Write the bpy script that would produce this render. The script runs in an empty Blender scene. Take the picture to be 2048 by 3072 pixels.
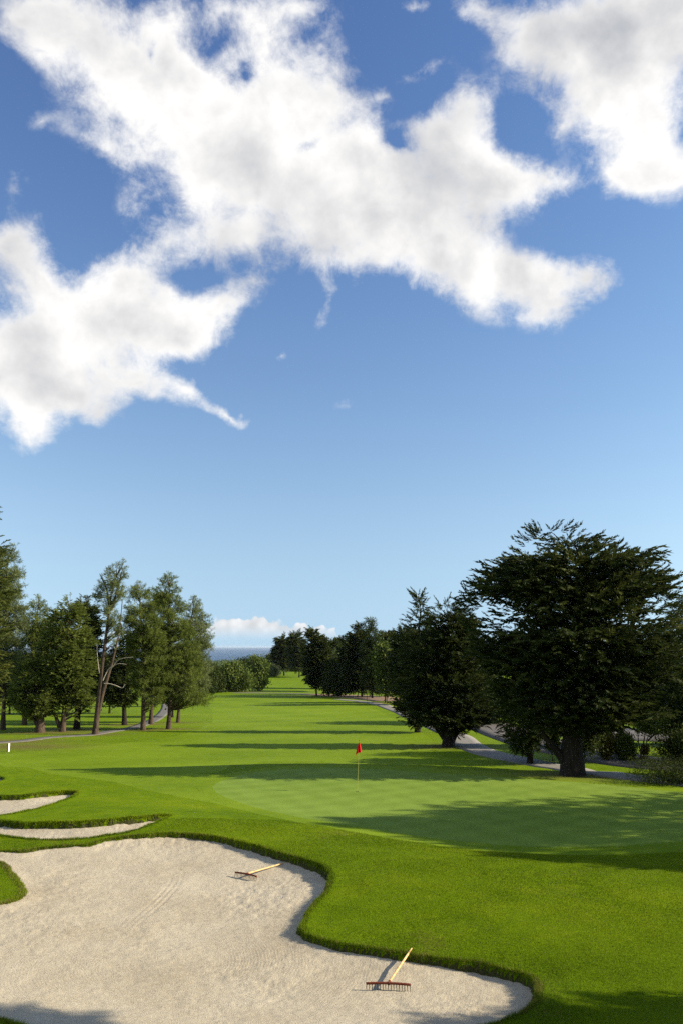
import bpy, math, random
import numpy as np
from mathutils import Vector, Matrix
R = math.radians
SC = bpy.context.scene
COL = SC.collection

# ------------------------------------------------------------------ camera, sky, sun, exposure
CAMZ = 5.6; PITCH = R(9.34); FPX = 2450.0
cam = bpy.data.cameras.new('camera'); camo = bpy.data.objects.new('camera', cam); COL.objects.link(camo)
camo.location = (0, 0, CAMZ); camo.rotation_euler = (R(90) + PITCH, 0, 0)
cam.sensor_fit = 'VERTICAL'; cam.sensor_height = 24; cam.sensor_width = 16; cam.lens = 24 * FPX / 3072
cam.clip_start = 0.1; cam.clip_end = 120000
SC.camera = camo
SUN_EL = R(27); SUN_AZ = R(92.5)          # azimuth measured clockwise from +Y
sun = bpy.data.lights.new('sun', 'SUN'); sun.energy = 5.0; sun.angle = R(0.6); sun.color = (1.0, 0.88, 0.69)
suno = bpy.data.objects.new('sun', sun); COL.objects.link(suno)
SUNV = Vector((math.sin(SUN_AZ) * math.cos(SUN_EL), math.cos(SUN_AZ) * math.cos(SUN_EL), math.sin(SUN_EL)))
suno.rotation_euler = SUNV.to_track_quat('Z', 'Y').to_euler(); suno.location = (40, 0, 60)
SC.view_settings.view_transform = 'Standard'; SC.view_settings.look = 'None'
SC.view_settings.exposure = 0.90; SC.view_settings.gamma = 1
SC.cycles.use_denoising = False
SC.cycles.max_bounces = 6; SC.cycles.volume_bounces = 0; SC.cycles.transparent_max_bounces = 4
SC.cycles.sample_clamp_indirect = 4

def build_world():
    w = bpy.data.worlds.new('World'); SC.world = w; w.use_nodes = True
    w.cycles.sampling_method = 'MANUAL'; w.cycles.sample_map_resolution = 256
    nt = w.node_tree; nt.nodes.clear(); N = nt.nodes.new; L = nt.links.new
    def math_(op, a, b=None, clamp=False, c=None):
        n = N('ShaderNodeMath'); n.operation = op; n.use_clamp = clamp
        for i, v in enumerate((a, b, c)):
            if v is None: continue
            if isinstance(v, (int, float)): n.inputs[i].default_value = v
            else: L(v, n.inputs[i])
        return n.outputs[0]
    def vmath(op, a, b=None, s=None):
        n = N('ShaderNodeVectorMath'); n.operation = op
        for i, v in enumerate((a, b)):
            if v is None: continue
            if isinstance(v, (tuple, list)): n.inputs[i].default_value = v
            else: L(v, n.inputs[i])
        if s is not None:
            if isinstance(s, (int, float)): n.inputs['Scale'].default_value = s
            else: L(s, n.inputs['Scale'])
        return n
    out = N('ShaderNodeOutputWorld'); bg = N('ShaderNodeBackground'); L(bg.outputs[0], out.inputs[0])
    sky = N('ShaderNodeTexSky'); sky.sky_type = 'NISHITA'; sky.sun_disc = False
    sky.sun_elevation = SUN_EL; sky.sun_rotation = SUN_AZ; sky.altitude = 100
    sky.air_density = 1.25; sky.dust_density = 0.0; sky.ozone_density = 3.0
    tc = N('ShaderNodeTexCoord'); D = vmath('NORMALIZE', tc.outputs['Generated']).outputs[0]
    sp_ = N('ShaderNodeSeparateXYZ'); L(D, sp_.inputs[0]); cb_ = N('ShaderNodeCombineXYZ'); L(sp_.outputs[0], cb_.inputs[0]); L(sp_.outputs[1], cb_.inputs[1])
    L(math_('ADD', math_('SQRT', math_('ADD', math_('MULTIPLY', sp_.outputs[2], sp_.outputs[2]), SKYLIFT ** 2)), .03), cb_.inputs[2])
    L(vmath('NORMALIZE', cb_.outputs[0]).outputs[0], sky.inputs['Vector'])
    fwd = (0, math.cos(R(9.34)), math.sin(R(9.34))); up = (0, -math.sin(R(9.34)), math.cos(R(9.34)))
    # cloud deck shapes are laid on a plane of directions about 9 degrees above the horizon
    def density(Dv, ident):
        # warp the direction with two noises so that cloud borders billow
        n1 = N('ShaderNodeTexNoise'); n1.inputs['Scale'].default_value = 6; n1.inputs['Detail'].default_value = 6; n1.inputs['Roughness'].default_value = .6
        L(Dv, n1.inputs['Vector'])
        off = vmath('SUBTRACT', n1.outputs['Color'], (.5, .5, .5)).outputs[0]
        off = vmath('SCALE', off, s=.085).outputs[0]
        W = vmath('ADD', Dv, off).outputs[0]
        f = vmath('DOT_PRODUCT', W, fwd).outputs['Value']
        fpos = math_('MAXIMUM', f, 0.05)
        u = math_('DIVIDE', vmath('DOT_PRODUCT', W, (1, 0, 0)).outputs['Value'], fpos)
        v = math_('DIVIDE', vmath('DOT_PRODUCT', W, up).outputs['Value'], fpos)
        comb = N('ShaderNodeCombineXYZ'); L(u, comb.inputs[0]); L(v, comb.inputs[1])
        acc = None
        for (cx, cy, rx, ry, ang, wt) in CLOUDS:
            m = N('ShaderNodeMapping'); m.vector_type = 'TEXTURE'
            k = 1.306
            m.inputs['Location'].default_value = ((cx * k - 1024) / FPX, (1536 - cy * k) / FPX, 0)
            m.inputs['Rotation'].default_value = (0, 0, -R(ang))
            m.inputs['Scale'].default_value = (rx * k * 2.05 / FPX, ry * k * 2.05 / FPX, 1)
            L(comb.outputs[0], m.inputs['Vector'])
            g = N('ShaderNodeTexGradient'); g.gradient_type = 'QUADRATIC_SPHERE'; L(m.outputs[0], g.inputs[0])
            acc = math_('MULTIPLY_ADD', g.outputs['Fac'], wt, c=(acc if acc is not None else 0.0))
        n2 = N('ShaderNodeTexNoise'); n2.inputs['Scale'].default_value = 8; n2.inputs['Detail'].default_value = 12; n2.inputs['Roughness'].default_value = .66
        n2.inputs['Distortion'].default_value = .15
        L(Dv, n2.inputs['Vector'])
        nz = math_('MULTIPLY', math_('SUBTRACT', n2.outputs['Fac'], .5), 1.75)
        back = N('ShaderNodeMapRange'); back.inputs['From Min'].default_value = .32; back.inputs['From Max'].default_value = .12; L(f, back.inputs['Value'])
        front = math_('SUBTRACT', 1.0, back.outputs[0])
        accc = math_('ADD', math_('MULTIPLY', math_('MINIMUM', acc, 1.15), front), math_('MULTIPLY', back.outputs[0], .42))
        n5 = N('ShaderNodeTexNoise'); n5.inputs['Scale'].default_value = 26; n5.inputs['Detail'].default_value = 9; n5.inputs['Roughness'].default_value = .68; n5.inputs['Distortion'].default_value = .4; L(Dv, n5.inputs['Vector'])
        nz = math_('ADD', nz, math_('MULTIPLY', math_('SUBTRACT', n5.outputs['Fac'], .5), .85))
        ins = math_('ADD', accc, math_('MULTIPLY', nz, math_('ADD', math_('MULTIPLY', accc, 3.2), .15, True)))
        return ins, n2.outputs['Fac'], accc
    d0, nz0, base0 = density(D, 'a')
    mr = N('ShaderNodeMapRange'); mr.interpolation_type = 'SMOOTHSTEP'
    mr.inputs['From Min'].default_value = .17; mr.inputs['From Max'].default_value = .84; L(d0, mr.inputs['Value'])
    alpha = math_('POWER', mr.outputs[0], .85)
    # light and shade of the billows: compare the cloud noise here with the noise a little towards the sun
    toward = vmath('ADD', D, (.030, -.004, .026)).outputs[0]
    n3 = N('ShaderNodeTexNoise'); n3.inputs['Scale'].default_value = 9; n3.inputs['Detail'].default_value = 5; n3.inputs['Roughness'].default_value = .5
    n3.inputs['Distortion'].default_value = .25; L(toward, n3.inputs['Vector'])
    n4 = N('ShaderNodeTexNoise'); n4.inputs['Scale'].default_value = 9; n4.inputs['Detail'].default_value = 5; n4.inputs['Roughness'].default_value = .5
    n4.inputs['Distortion'].default_value = .25; L(D, n4.inputs['Vector'])
    rel = math_('SUBTRACT', n4.outputs['Fac'], n3.outputs['Fac'])
    big = N('ShaderNodeTexNoise'); big.inputs['Scale'].default_value = 4.2; big.inputs['Detail'].default_value = 3; L(D, big.inputs['Vector'])
    thick = N('ShaderNodeMapRange'); thick.inputs['From Min'].default_value = .55; thick.inputs['From Max'].default_value = 1.6
    thick.inputs['To Min'].default_value = 0; thick.inputs['To Max'].default_value = 1; L(d0, thick.inputs['Value'])
    shade = math_('ADD', .96, math_('MULTIPLY', rel, .85))
    shade = math_('SUBTRACT', shade, math_('MULTIPLY', thick.outputs[0], .24))
    shade = math_('ADD', shade, math_('MULTIPLY', math_('SUBTRACT', big.outputs['Fac'], .5), .75))
    shade = math_('MAXIMUM', math_('MINIMUM', shade, 1.04), .52)
    tone = N('ShaderNodeValToRGB'); tone.color_ramp.elements[0].position = .5; tone.color_ramp.elements[0].color = (.40, .42, .46, 1)
    tone.color_ramp.elements[1].position = 1.0; tone.color_ramp.elements[1].color = (.90, .89, .87, 1)
    e = tone.color_ramp.elements.new(.78); e.color = (.66, .66, .665, 1)
    L(shade, tone.inputs[0])
    skyc = vmath('SCALE', sky.outputs[0], s=SKYK).outputs[0]
    sat = N('ShaderNodeHueSaturation'); sat.inputs['Saturation'].default_value = SKYSAT; L(skyc, sat.inputs['Color'])
    sc_ = N('ShaderNodeSeparateColor'); L(sat.outputs[0], sc_.inputs[0]); cc_ = N('ShaderNodeCombineColor')
    for i, (pw, kk) in enumerate(((1.6, 3.42), (1.5, 1.90), (1.2, 1.24))):   # film response of the photograph's blue
        L(math_('MULTIPLY', math_('POWER', math_('MULTIPLY', sc_.outputs[i], .1275), pw), kk / .1275), cc_.inputs[i])
    mix = N('ShaderNodeMix'); mix.data_type = 'RGBA'; L(alpha, mix.inputs['Factor']); L(cc_.outputs[0], mix.inputs['A'])
    cl = vmath('SCALE', tone.outputs[0], s=CLOUDK).outputs[0]; L(cl, mix.inputs['B'])
    # far cumulus bank low over the sea
    sep = N('ShaderNodeSeparateXYZ'); L(D, sep.inputs[0])
    bx = math_('DIVIDE', sep.outputs[0], math_('MAXIMUM', sep.outputs[1], .05)); bz = math_('DIVIDE', sep.outputs[2], math_('MAXIMUM', sep.outputs[1], .05))
    bl = N('ShaderNodeTexNoise'); bl.noise_dimensions = '3D'; bl.inputs['Scale'].default_value = 60; bl.inputs['Detail'].default_value = 6; L(D, bl.inputs['Vector'])
    vo = N('ShaderNodeTexVoronoi'); vo.inputs['Scale'].default_value = 95; vo.feature = 'SMOOTH_F1'; L(D, vo.inputs['Vector'])
    topn = N('ShaderNodeTexNoise'); topn.noise_dimensions = '1D'; topn.inputs['Scale'].default_value = 26; topn.inputs['Detail'].default_value = 3; L(bx, topn.inputs['W'])
    # top height of the bank along the horizon
    tr = N('ShaderNodeValToRGB'); tr.color_ramp.interpolation = 'EASE'
    el = tr.color_ramp.elements; el[0].position = 0.0; el[0].color = (.35,) * 3 + (1,); el[1].position = 1; el[1].color = (0, 0, 0, 1)
    for p, q in ((.25, .8), (.50, .85), (.62, 1.0), (.72, .75), (.80, .62), (.88, .66), (.96, .42)):
        e = el.new(p); e.color = (q, q, q, 1)
    xr = N('ShaderNodeMapRange'); xr.inputs['From Min'].default_value = -.26; xr.inputs['From Max'].default_value = 0.0; L(bx, xr.inputs['Value']); L(xr.outputs[0], tr.inputs[0])
    tv = math_('MULTIPLY', tr.outputs[0], .027)
    tv = math_('ADD', tv, math_('MULTIPLY', math_('SUBTRACT', topn.outputs['Fac'], .5), .010))
    puff = math_('ADD', math_('MULTIPLY', math_('SUBTRACT', bl.outputs['Fac'], .5), .016), math_('MULTIPLY', math_('SUBTRACT', .45, vo.outputs['Distance']), .016))
    topz = math_('ADD', math_('ADD', tv, puff), .008)
    m1 = N('ShaderNodeMapRange'); m1.interpolation_type = 'SMOOTHSTEP'; m1.inputs['From Min'].default_value = -.0006; m1.inputs['From Max'].default_value = .0026
    L(math_('SUBTRACT', topz, bz), m1.inputs['Value'])
    m2 = N('ShaderNodeMapRange'); m2.interpolation_type = 'SMOOTHSTEP'; m2.inputs['From Min'].default_value = .004; m2.inputs['From Max'].default_value = .028; L(bz, m2.inputs['Value'])
    m3 = math_('GREATER_THAN', sep.outputs[1], .1)
    a2 = math_('MULTIPLY', math_('MULTIPLY', math_('MULTIPLY', m1.outputs[0], m2.outputs[0]), m3), .85)
    c2 = N('ShaderNodeMapRange'); c2.inputs['From Min'].default_value = .1; c2.inputs['From Max'].default_value = .75; c2.inputs['To Min'].default_value = .86; c2.inputs['To Max'].default_value = .62; L(vo.outputs['Distance'], c2.inputs['Value'])
    cc = N('ShaderNodeCombineXYZ'); L(c2.outputs[0], cc.inputs[0]); L(math_('MULTIPLY', c2.outputs[0], .985), cc.inputs[1]); L(math_('MULTIPLY', c2.outputs[0], .98), cc.inputs[2])
    mix2 = N('ShaderNodeMix'); mix2.data_type = 'RGBA'; L(a2, mix2.inputs['Factor']); L(mix.outputs['Result'], mix2.inputs['A'])
    L(vmath('SCALE', cc.outputs[0], s=CLOUDK).outputs[0], mix2.inputs['B'])
    L(mix2.outputs['Result'], bg.inputs['Color']); bg.inputs['Strength'].default_value = 0.0683

SKYLIFT = .20; SKYK = 1.25; SKYSAT = 1.08; CLOUDK = 9.2
# cloud masses: centre, radii (in photo units /1.306), tilt, weight
CLOUDS = [
 (520,10,150,50,0,.45),(50,40,90,70,20,.6),(450,150,90,80,0,.4),(770,180,60,110,20,.4),(560,200,70,60,0,.3),(1080,330,90,70,0,.4),
 (140,30,160,100,30,.9),(250,170,140,110,42,.9),(400,60,70,110,0,.8),(390,230,120,110,20,.7),(520,260,150,110,25,.8),
 (690,190,120,90,30,.8),(620,90,60,60,0,.5),(690,10,110,60,0,.6),(640,360,170,110,10,.8),(470,420,90,120,0,.75),(400,555,110,50,-8,.55),
 (560,540,130,80,0,.7),(760,480,190,130,10,.8),(850,340,110,80,30,.7),(960,430,150,110,20,.8),(1010,560,160,90,25,.8),(860,590,150,60,20,.6),
 (1060,660,100,70,20,.6),(1120,370,120,60,28,.8),(1080,230,80,60,-25,.65),(1030,290,70,50,10,.5),(1200,410,70,60,0,.6),(1160,650,110,60,18,.7),
 (1260,680,90,55,5,.7),(1370,645,80,42,-12,.8),(740,700,26,90,12,.42),(845,695,50,28,10,.3),(1290,425,70,26,0,.35),(1120,470,110,90,0,.6),
 (565,165,34,34,0,-.55),(356,118,24,34,0,-.6),(728,300,34,30,0,-.5),(935,318,50,26,20,-.5),(1160,520,36,70,-10,-.3),
 (1100,20,90,40,10,.6),(1270,70,110,90,20,.9),(1430,90,190,150,20,1.0),(1370,200,60,90,20,.5),(1490,300,110,130,0,.85),(1420,390,80,50,0,.7),
 (1550,400,90,60,0,.8),(1300,285,28,60,0,.35),(1500,20,150,100,0,.6),
 (0,570,90,80,0,.9),(90,630,110,70,20,.9),(180,690,120,60,15,.7),(300,640,70,60,20,.85),(310,740,170,80,0,.8),(110,770,200,90,0,.9),
 (440,760,110,60,0,.7),(540,700,90,36,-40,.6),(0,850,140,80,0,.8),(150,890,130,60,0,.8),(330,880,100,40,12,.6),(80,970,66,66,0,.8),
 (250,930,50,30,0,.4),(430,890,60,28,20,.5),(520,940,90,24,24,.75),(400,670,60,24,20,.3),
 (645,822,24,16,0,.35),(95,285,55,22,0,.22),(20,430,50,50,0,.32),(325,470,50,50,0,.35),(790,930,50,16,0,.28),(975,150,80,22,-15,.36),
 (880,205,60,24,0,.25),(960,18,50,22,0,.4),(240,340,90,30,20,.40),(330,380,60,60,0,.3),
]
build_world()

# ------------------------------------------------------------------ small helpers
def tag(o, label=None, cat=None, group=None, kind=None):
    if label: o['label'] = label
    if cat: o['category'] = cat
    if group: o['group'] = group
    if kind: o['kind'] = kind
    return o

def mesh_obj(name, verts, faces, mat, parent=None, smooth=False, attrs=None):
    """verts (n,3) array, faces (m,k) array or list of such arrays"""
    me = bpy.data.meshes.new(name)
    verts = np.asarray(verts, dtype=np.float32)
    fl = faces if (isinstance(faces, list) and np.ndim(faces[0]) == 2) else [faces]
    fl = [np.asarray(f, dtype=np.int32) for f in fl if len(f)]
    me.vertices.add(len(verts)); me.vertices.foreach_set('co', verts.ravel())
    nl = sum(f.size for f in fl); npoly = sum(len(f) for f in fl)
    me.loops.add(nl); me.polygons.add(npoly)
    me.loops.foreach_set('vertex_index', np.concatenate([f.ravel() for f in fl]))
    tot = np.concatenate([np.full(len(f), f.shape[1], dtype=np.int32) for f in fl])
    st = np.concatenate([[0], np.cumsum(tot)[:-1]]).astype(np.int32)
    me.polygons.foreach_set('loop_start', st); me.polygons.foreach_set('loop_total', tot)
    if smooth: me.polygons.foreach_set('use_smooth', np.ones(npoly, dtype=bool))
    me.update(calc_edges=True)
    if attrs:
        for k, v in attrs.items():
            a = me.attributes.new(k, 'FLOAT', 'POINT'); a.data.foreach_set('value', np.asarray(v, dtype=np.float32))
    me.materials.append(mat)
    o = bpy.data.objects.new(name, me); COL.objects.link(o)
    if parent is not None: o.parent = parent
    return o

def empty(name, loc, rz=0):
    o = bpy.data.objects.new(name, None); o.empty_display_size = .3
    o.location = loc; o.rotation_euler = (0, 0, rz); COL.objects.link(o); return o

def hash2(ix, iy, seed):
    h = (ix.astype(np.int64) * 374761393 + iy.astype(np.int64) * 668265263 + seed * 974711) & 0xffffffff
    h = ((h ^ (h >> 13)) * 1274126177) & 0xffffffff
    return ((h ^ (h >> 16)) & 0xffff) / 65535.0
def vnoise(x, y, seed=0):
    ix = np.floor(x); iy = np.floor(y); fx = x - ix; fy = y - iy
    fx = fx * fx * (3 - 2 * fx); fy = fy * fy * (3 - 2 * fy)
    a = hash2(ix, iy, seed); b = hash2(ix + 1, iy, seed); c = hash2(ix, iy + 1, seed); d = hash2(ix + 1, iy + 1, seed)
    return (a * (1 - fx) + b * fx) * (1 - fy) + (c * (1 - fx) + d * fx) * fy - .5
def fbm(x, y, seed=0, n=3):
    s = 0; a = 1
    for i in range(n): s = s + a * vnoise(x, y, seed + i); x = x * 2.03 + 3.1; y = y * 2.03 + 1.7; a *= .5
    return s

# ------------------------------------------------------------------ materials
def mat(name):
    m = bpy.data.materials.new(name); m.use_nodes = True; nt = m.node_tree
    b = nt.nodes['Principled BSDF']; b.inputs['Specular IOR Level'].default_value = .25
    return m, nt, b
def ramp(nt, fac, stops):
    r = nt.nodes.new('ShaderNodeValToRGB'); e = r.color_ramp.elements
    e[0].position, e[0].color = stops[0][0], (*stops[0][1], 1); e[1].position, e[1].color = stops[-1][0], (*stops[-1][1], 1)
    for p, c in stops[1:-1]: x = e.new(p); x.color = (*c, 1)
    nt.links.new(fac, r.inputs[0]); return r.outputs[0]
def noise(nt, scale, detail=4, rough=.55, vec=None, dist=0):
    n = nt.nodes.new('ShaderNodeTexNoise'); n.inputs['Scale'].default_value = scale; n.inputs['Detail'].default_value = detail
    n.inputs['Roughness'].default_value = rough; n.inputs['Distortion'].default_value = dist
    if vec is not None: nt.links.new(vec, n.inputs['Vector'])
    return n.outputs['Fac']
def geo_pos(nt, scale=(1, 1, 1), rz=0):
    g = nt.nodes.new('ShaderNodeNewGeometry'); m = nt.nodes.new('ShaderNodeMapping')
    m.inputs['Scale'].default_value = scale; m.inputs['Rotation'].default_value = (0, 0, rz)
    nt.links.new(g.outputs['Position'], m.inputs['Vector']); return m.outputs[0]
def mixc(nt, fac, a, b, mode='MIX'):
    m = nt.nodes.new('ShaderNodeMix'); m.data_type = 'RGBA'; m.blend_type = mode
    for k, v in (('Factor', fac), ('A', a), ('B', b)):
        if isinstance(v, (int, float)): m.inputs[k].default_value = v
        elif isinstance(v, tuple): m.inputs[k].default_value = (*v, 1)
        else: nt.links.new(v, m.inputs[k])
    return m.outputs['Result']
def mth(nt, op, a, b=0.0, clamp=False):
    m = nt.nodes.new('ShaderNodeMath'); m.operation = op; m.use_clamp = clamp
    for i, v in enumerate((a, b)):
        if isinstance(v, (int, float)): m.inputs[i].default_value = v
        else: nt.links.new(v, m.inputs[i])
    return m.outputs[0]
def bump(nt, b, h, strength, dist):
    n = nt.nodes.new('ShaderNodeBump'); n.inputs['Strength'].default_value = strength; n.inputs['Distance'].default_value = dist
    nt.links.new(h, n.inputs['Height']); nt.links.new(n.outputs[0], b.inputs['Normal'])

def grass_mat(name, c0, c1, c2, stripes=0.0, sscale=1.0, fine=30, bumpd=.03, blend=None):
    m, nt, b = mat(name); b.inputs['Roughness'].default_value = .75; b.inputs['Specular IOR Level'].default_value = .15
    p = geo_pos(nt); ps = geo_pos(nt, (.35, 1, 1))
    patch = noise(nt, .16, 5, .6, ps); mid = noise(nt, 1.3, 5, .65, p); fn = noise(nt, fine, 3, .7, p)
    v = mth(nt, 'ADD', mth(nt, 'MULTIPLY', patch, .52), mth(nt, 'ADD', mth(nt, 'MULTIPLY', mid, .33), mth(nt, 'MULTIPLY', fn, .15)))
    c = ramp(nt, v, [(.34, c0), (.5, c1), (.66, c2)])
    if stripes:
        w = nt.nodes.new('ShaderNodeTexWave'); w.inputs['Scale'].default_value = .26 * sscale; w.inputs['Distortion'].default_value = .6; w.inputs['Detail'].default_value = 2
        nt.links.new(geo_pos(nt, (1, 1, 1), R(52)), w.inputs['Vector'])
        w2 = nt.nodes.new('ShaderNodeTexWave'); w2.inputs['Scale'].default_value = .22 * sscale; w2.inputs['Distortion'].default_value = .5
        nt.links.new(geo_pos(nt, (1, 1, 1), R(-28)), w2.inputs['Vector'])
        s = mth(nt, 'ADD', mth(nt, 'MULTIPLY', w.outputs['Fac'], .5), mth(nt, 'MULTIPLY', w2.outputs['Fac'], .5))
        c = mixc(nt, mth(nt, 'MULTIPLY', s, stripes), c, tuple(x * 1.25 for x in c2))
    if blend:   # farther from the bunkers the rough is cut as light as the fairway
        sp = nt.nodes.new('ShaderNodeSeparateXYZ'); nt.links.new(p, sp.inputs[0]); mr = nt.nodes.new('ShaderNodeMapRange')
        mr.inputs['From Min'].default_value = 38; mr.inputs['From Max'].default_value = 56; mr.inputs['To Max'].default_value = .85; nt.links.new(mth(nt, 'ADD', sp.outputs[1], mth(nt, 'MULTIPLY', patch, 8)), mr.inputs['Value'])
        c = mixc(nt, mr.outputs[0], c, ramp(nt, v, [(.34, blend[0]), (.5, blend[1]), (.66, blend[2])]))
    at = nt.nodes.new('ShaderNodeAttribute'); at.attribute_name = 'litter'      # fallen needles and bare soil round the trunks
    lf = mth(nt, 'MULTIPLY', at.outputs['Fac'], mth(nt, 'ADD', mth(nt, 'MULTIPLY', mid, 1.6), -.1, True), True)
    c = mixc(nt, lf, c, ramp(nt, fn, [(.35, (.075, .050, .022)), (.65, (.17, .115, .055))]))
    nt.links.new(c, b.inputs['Base Color'])
    b.inputs['Specular IOR Level'].default_value = .03
    bump(nt, b, mth(nt, 'ADD', fn, mth(nt, 'MULTIPLY', mid, .8)), .8, bumpd)
    return m
M = {}
FAIRC = [(.088, .145, .004), (.122, .188, .008), (.160, .225, .014)]
M['rough'] = grass_mat('rough_turf', (.050, .096, .0006), (.104, .168, .0012), (.165, .215, .004), fine=38, bumpd=.03, blend=FAIRC)
M['fairway'] = grass_mat('fairway_turf', *FAIRC, stripes=.32, sscale=.16, fine=24, bumpd=.02)
M['green'] = grass_mat('green_turf', (.107, .170, .019), (.136, .203, .027), (.163, .236, .038), stripes=.42, fine=60, bumpd=.008)

def sand_mat():
    m, nt, b = mat('bunker_sand'); b.inputs['Roughness'].default_value = .95; b.inputs['Specular IOR Level'].default_value = .1
    p = geo_pos(nt); 
    big = noise(nt, .5, 4, .6, p); mid = noise(nt, 9, 6, .75, geo_pos(nt, (.6, 1, 1))); fn = noise(nt, 45, 4, .8, p)
    v = mth(nt, 'ADD', mth(nt, 'MULTIPLY', big, .45), mth(nt, 'ADD', mth(nt, 'MULTIPLY', mid, .35), mth(nt, 'MULTIPLY', fn, .20)))
    c = ramp(nt, v, [(.34, (.31, .26, .18)), (.46, (.415, .36, .26)), (.60, (.49, .435, .325))])
    vo = nt.nodes.new('ShaderNodeTexVoronoi'); vo.inputs['Scale'].default_value = 14; nt.links.new(p, vo.inputs['Vector'])
    peb = mth(nt, 'LESS_THAN', vo.outputs['Distance'], .10)
    wn = nt.nodes.new('ShaderNodeTexWhiteNoise'); nt.links.new(vo.outputs['Position'], wn.inputs['Vector'])
    peb = mth(nt, 'MULTIPLY', peb, mth(nt, 'GREATER_THAN', wn.outputs['Value'], .88))
    c = mixc(nt, peb, c, (.62, .60, .52))
    nt.links.new(c, b.inputs['Base Color'])
    w = nt.nodes.new('ShaderNodeTexWave'); w.wave_type = 'RINGS'; w.rings_direction = 'Z'; w.inputs['Scale'].default_value = 5.5; w.inputs['Distortion'].default_value = 5; w.inputs['Detail'].default_value = 2
    w.inputs['Detail Scale'].default_value = .35
    mp = nt.nodes.new('ShaderNodeMapping'); mp.inputs['Location'].default_value = (3.2, -15.0, 0); nt.links.new(geo_pos(nt), mp.inputs['Vector']); nt.links.new(mp.outputs[0], w.inputs['Vector'])
    msk = mth(nt, 'MULTIPLY', mth(nt, 'SUBTRACT', noise(nt, .45, 2, .5, p), .42, True), 3.0, True)
    h = mth(nt, 'ADD', mth(nt, 'MULTIPLY', mid, 1.5), mth(nt, 'MULTIPLY', fn, .8))
    h = mth(nt, 'ADD', h, mth(nt, 'MULTIPLY', mth(nt, 'MULTIPLY', w.outputs['Fac'], msk), .13))
    bump(nt, b, h, .7, .036)
    return m
M['sand'] = sand_mat()

def foliage_mat(name, dark, midc, light, trans=.25, stops=None):
    m, nt, b = mat(name); b.inputs['Roughness'].default_value = .7; b.inputs['Specular IOR Level'].default_value = .12
    a = nt.nodes.new('ShaderNodeAttribute'); a.attribute_name = 'tint'
    n = noise(nt, .6, 3, .6, geo_pos(nt))
    v = mth(nt, 'ADD', mth(nt, 'MULTIPLY', a.outputs['Fac'], .6), mth(nt, 'MULTIPLY', n, .4))
    c = ramp(nt, v, stops or [(.15, dark), (.5, midc), (.85, light)]); nt.links.new(c, b.inputs['Base Color'])
    t = nt.nodes.new('ShaderNodeBsdfTranslucent'); nt.links.new(c, t.inputs['Color'])
    mx = nt.nodes.new('ShaderNodeMixShader'); mx.inputs[0].default_value = trans
    nt.links.new(b.outputs[0], mx.inputs[1]); nt.links.new(t.outputs[0], mx.inputs[2]); nt.links.new(mx.outputs[0], nt.nodes['Material Output'].inputs[0])
    return m
M['cypress'] = foliage_mat('cypress_foliage', (.011, .020, .005), (.030, .044, .009), (.085, .095, .018))
M['pine'] = foliage_mat('pine_needles', (.055, .078, .014), (.118, .150, .028), (.20, .235, .052), .35)
M['olive'] = foliage_mat('olive_cypress_foliage', (.028, .042, .008), (.070, .088, .016), (.15, .155, .03), .3)
M['pineblue'] = foliage_mat('pine_needles_grey', (.070, .090, .030), (.135, .165, .060), (.23, .26, .10), .35)
M['darkleaf'] = foliage_mat('dark_leaves', (.018, .030, .007), (.038, .055, .011), (.075, .092, .018))
M['oak'] = foliage_mat('oak_leaves', (.034, .054, .010), (.075, .108, .018), (.15, .185, .036))
M['willow'] = foliage_mat('willow_leaves', (.055, .075, .030), (.095, .125, .050), (.15, .18, .080))
M['yellowleaf'] = foliage_mat('yellow_shrub_leaves', (.06, .075, .010), (.13, .13, .014), (.26, .17, .02), .35)
M['blade'] = foliage_mat('grass_blades', (.080, .120, .001), (.145, .200, .002), (.24, .28, .008), .30, [(.20, (.24, .17, .07)), (.27, (.066, .115, .001)), (.5, (.122, .190, .002)), (.85, (.205, .265, .008))])

def bark_mat(name, c0, c1):
    m, nt, b = mat(name); b.inputs['Roughness'].default_value = .9
    p = geo_pos(nt, (1, 1, .22)); n = noise(nt, 9, 6, .7, p)
    nt.links.new(ramp(nt, n, [(.35, c0), (.65, c1)]), b.inputs['Base Color']); bump(nt, b, n, .9, .08); return m
M['bark'] = bark_mat('brown_bark', (.032, .022, .015), (.105, .074, .052))
M['darkbark'] = bark_mat('dark_bark', (.009, .007, .005), (.034, .025, .019))
M['palebark'] = bark_mat('bleached_wood', (.28, .23, .18), (.52, .46, .38))

def simple(name, c, rough=.6, nscale=0, c2=None, bd=.004, metal=0):
    m, nt, b = mat(name); b.inputs['Roughness'].default_value = rough; b.inputs['Metallic'].default_value = metal
    if nscale:
        n = noise(nt, nscale, 5, .65, geo_pos(nt)); nt.links.new(ramp(nt, n, [(.35, c), (.65, c2 or c)]), b.inputs['Base Color']); bump(nt, b, n, .6, bd)
    else: b.inputs['Base Color'].default_value = (*c, 1)
    return m
M['path'] = simple('path_concrete', (.16, .15, .13), .9, 3, (.22, .205, .18), .01)
M['pathold'] = simple('old_path', (.105, .098, .088), .9, 3, (.15, .14, .125), .01)
M['asphalt'] = simple('asphalt', (.095, .086, .078), .9, 2, (.135, .122, .11), .01)
M['mulch'] = simple('mulch', (.14, .085, .055), .95, 1.5, (.26, .18, .12), .05)
M['sea'] = None
M['redwood'] = simple('red_stained_wood', (.10, .022, .010), .6, 60, (.19, .045, .020))
M['tine'] = simple('dark_tine', (.03, .025, .022), .5)
M['handle'] = simple('ash_handle', (.50, .30, .12), .6, 14, (.74, .50, .24), .001)
M['flag'] = simple('red_flag_cloth', (.55, .008, .010), .8, 30, (.65, .012, .012), .002)
M['flagpole'] = simple('pale_yellow_pole', (.40, .38, .10), .5)
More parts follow.
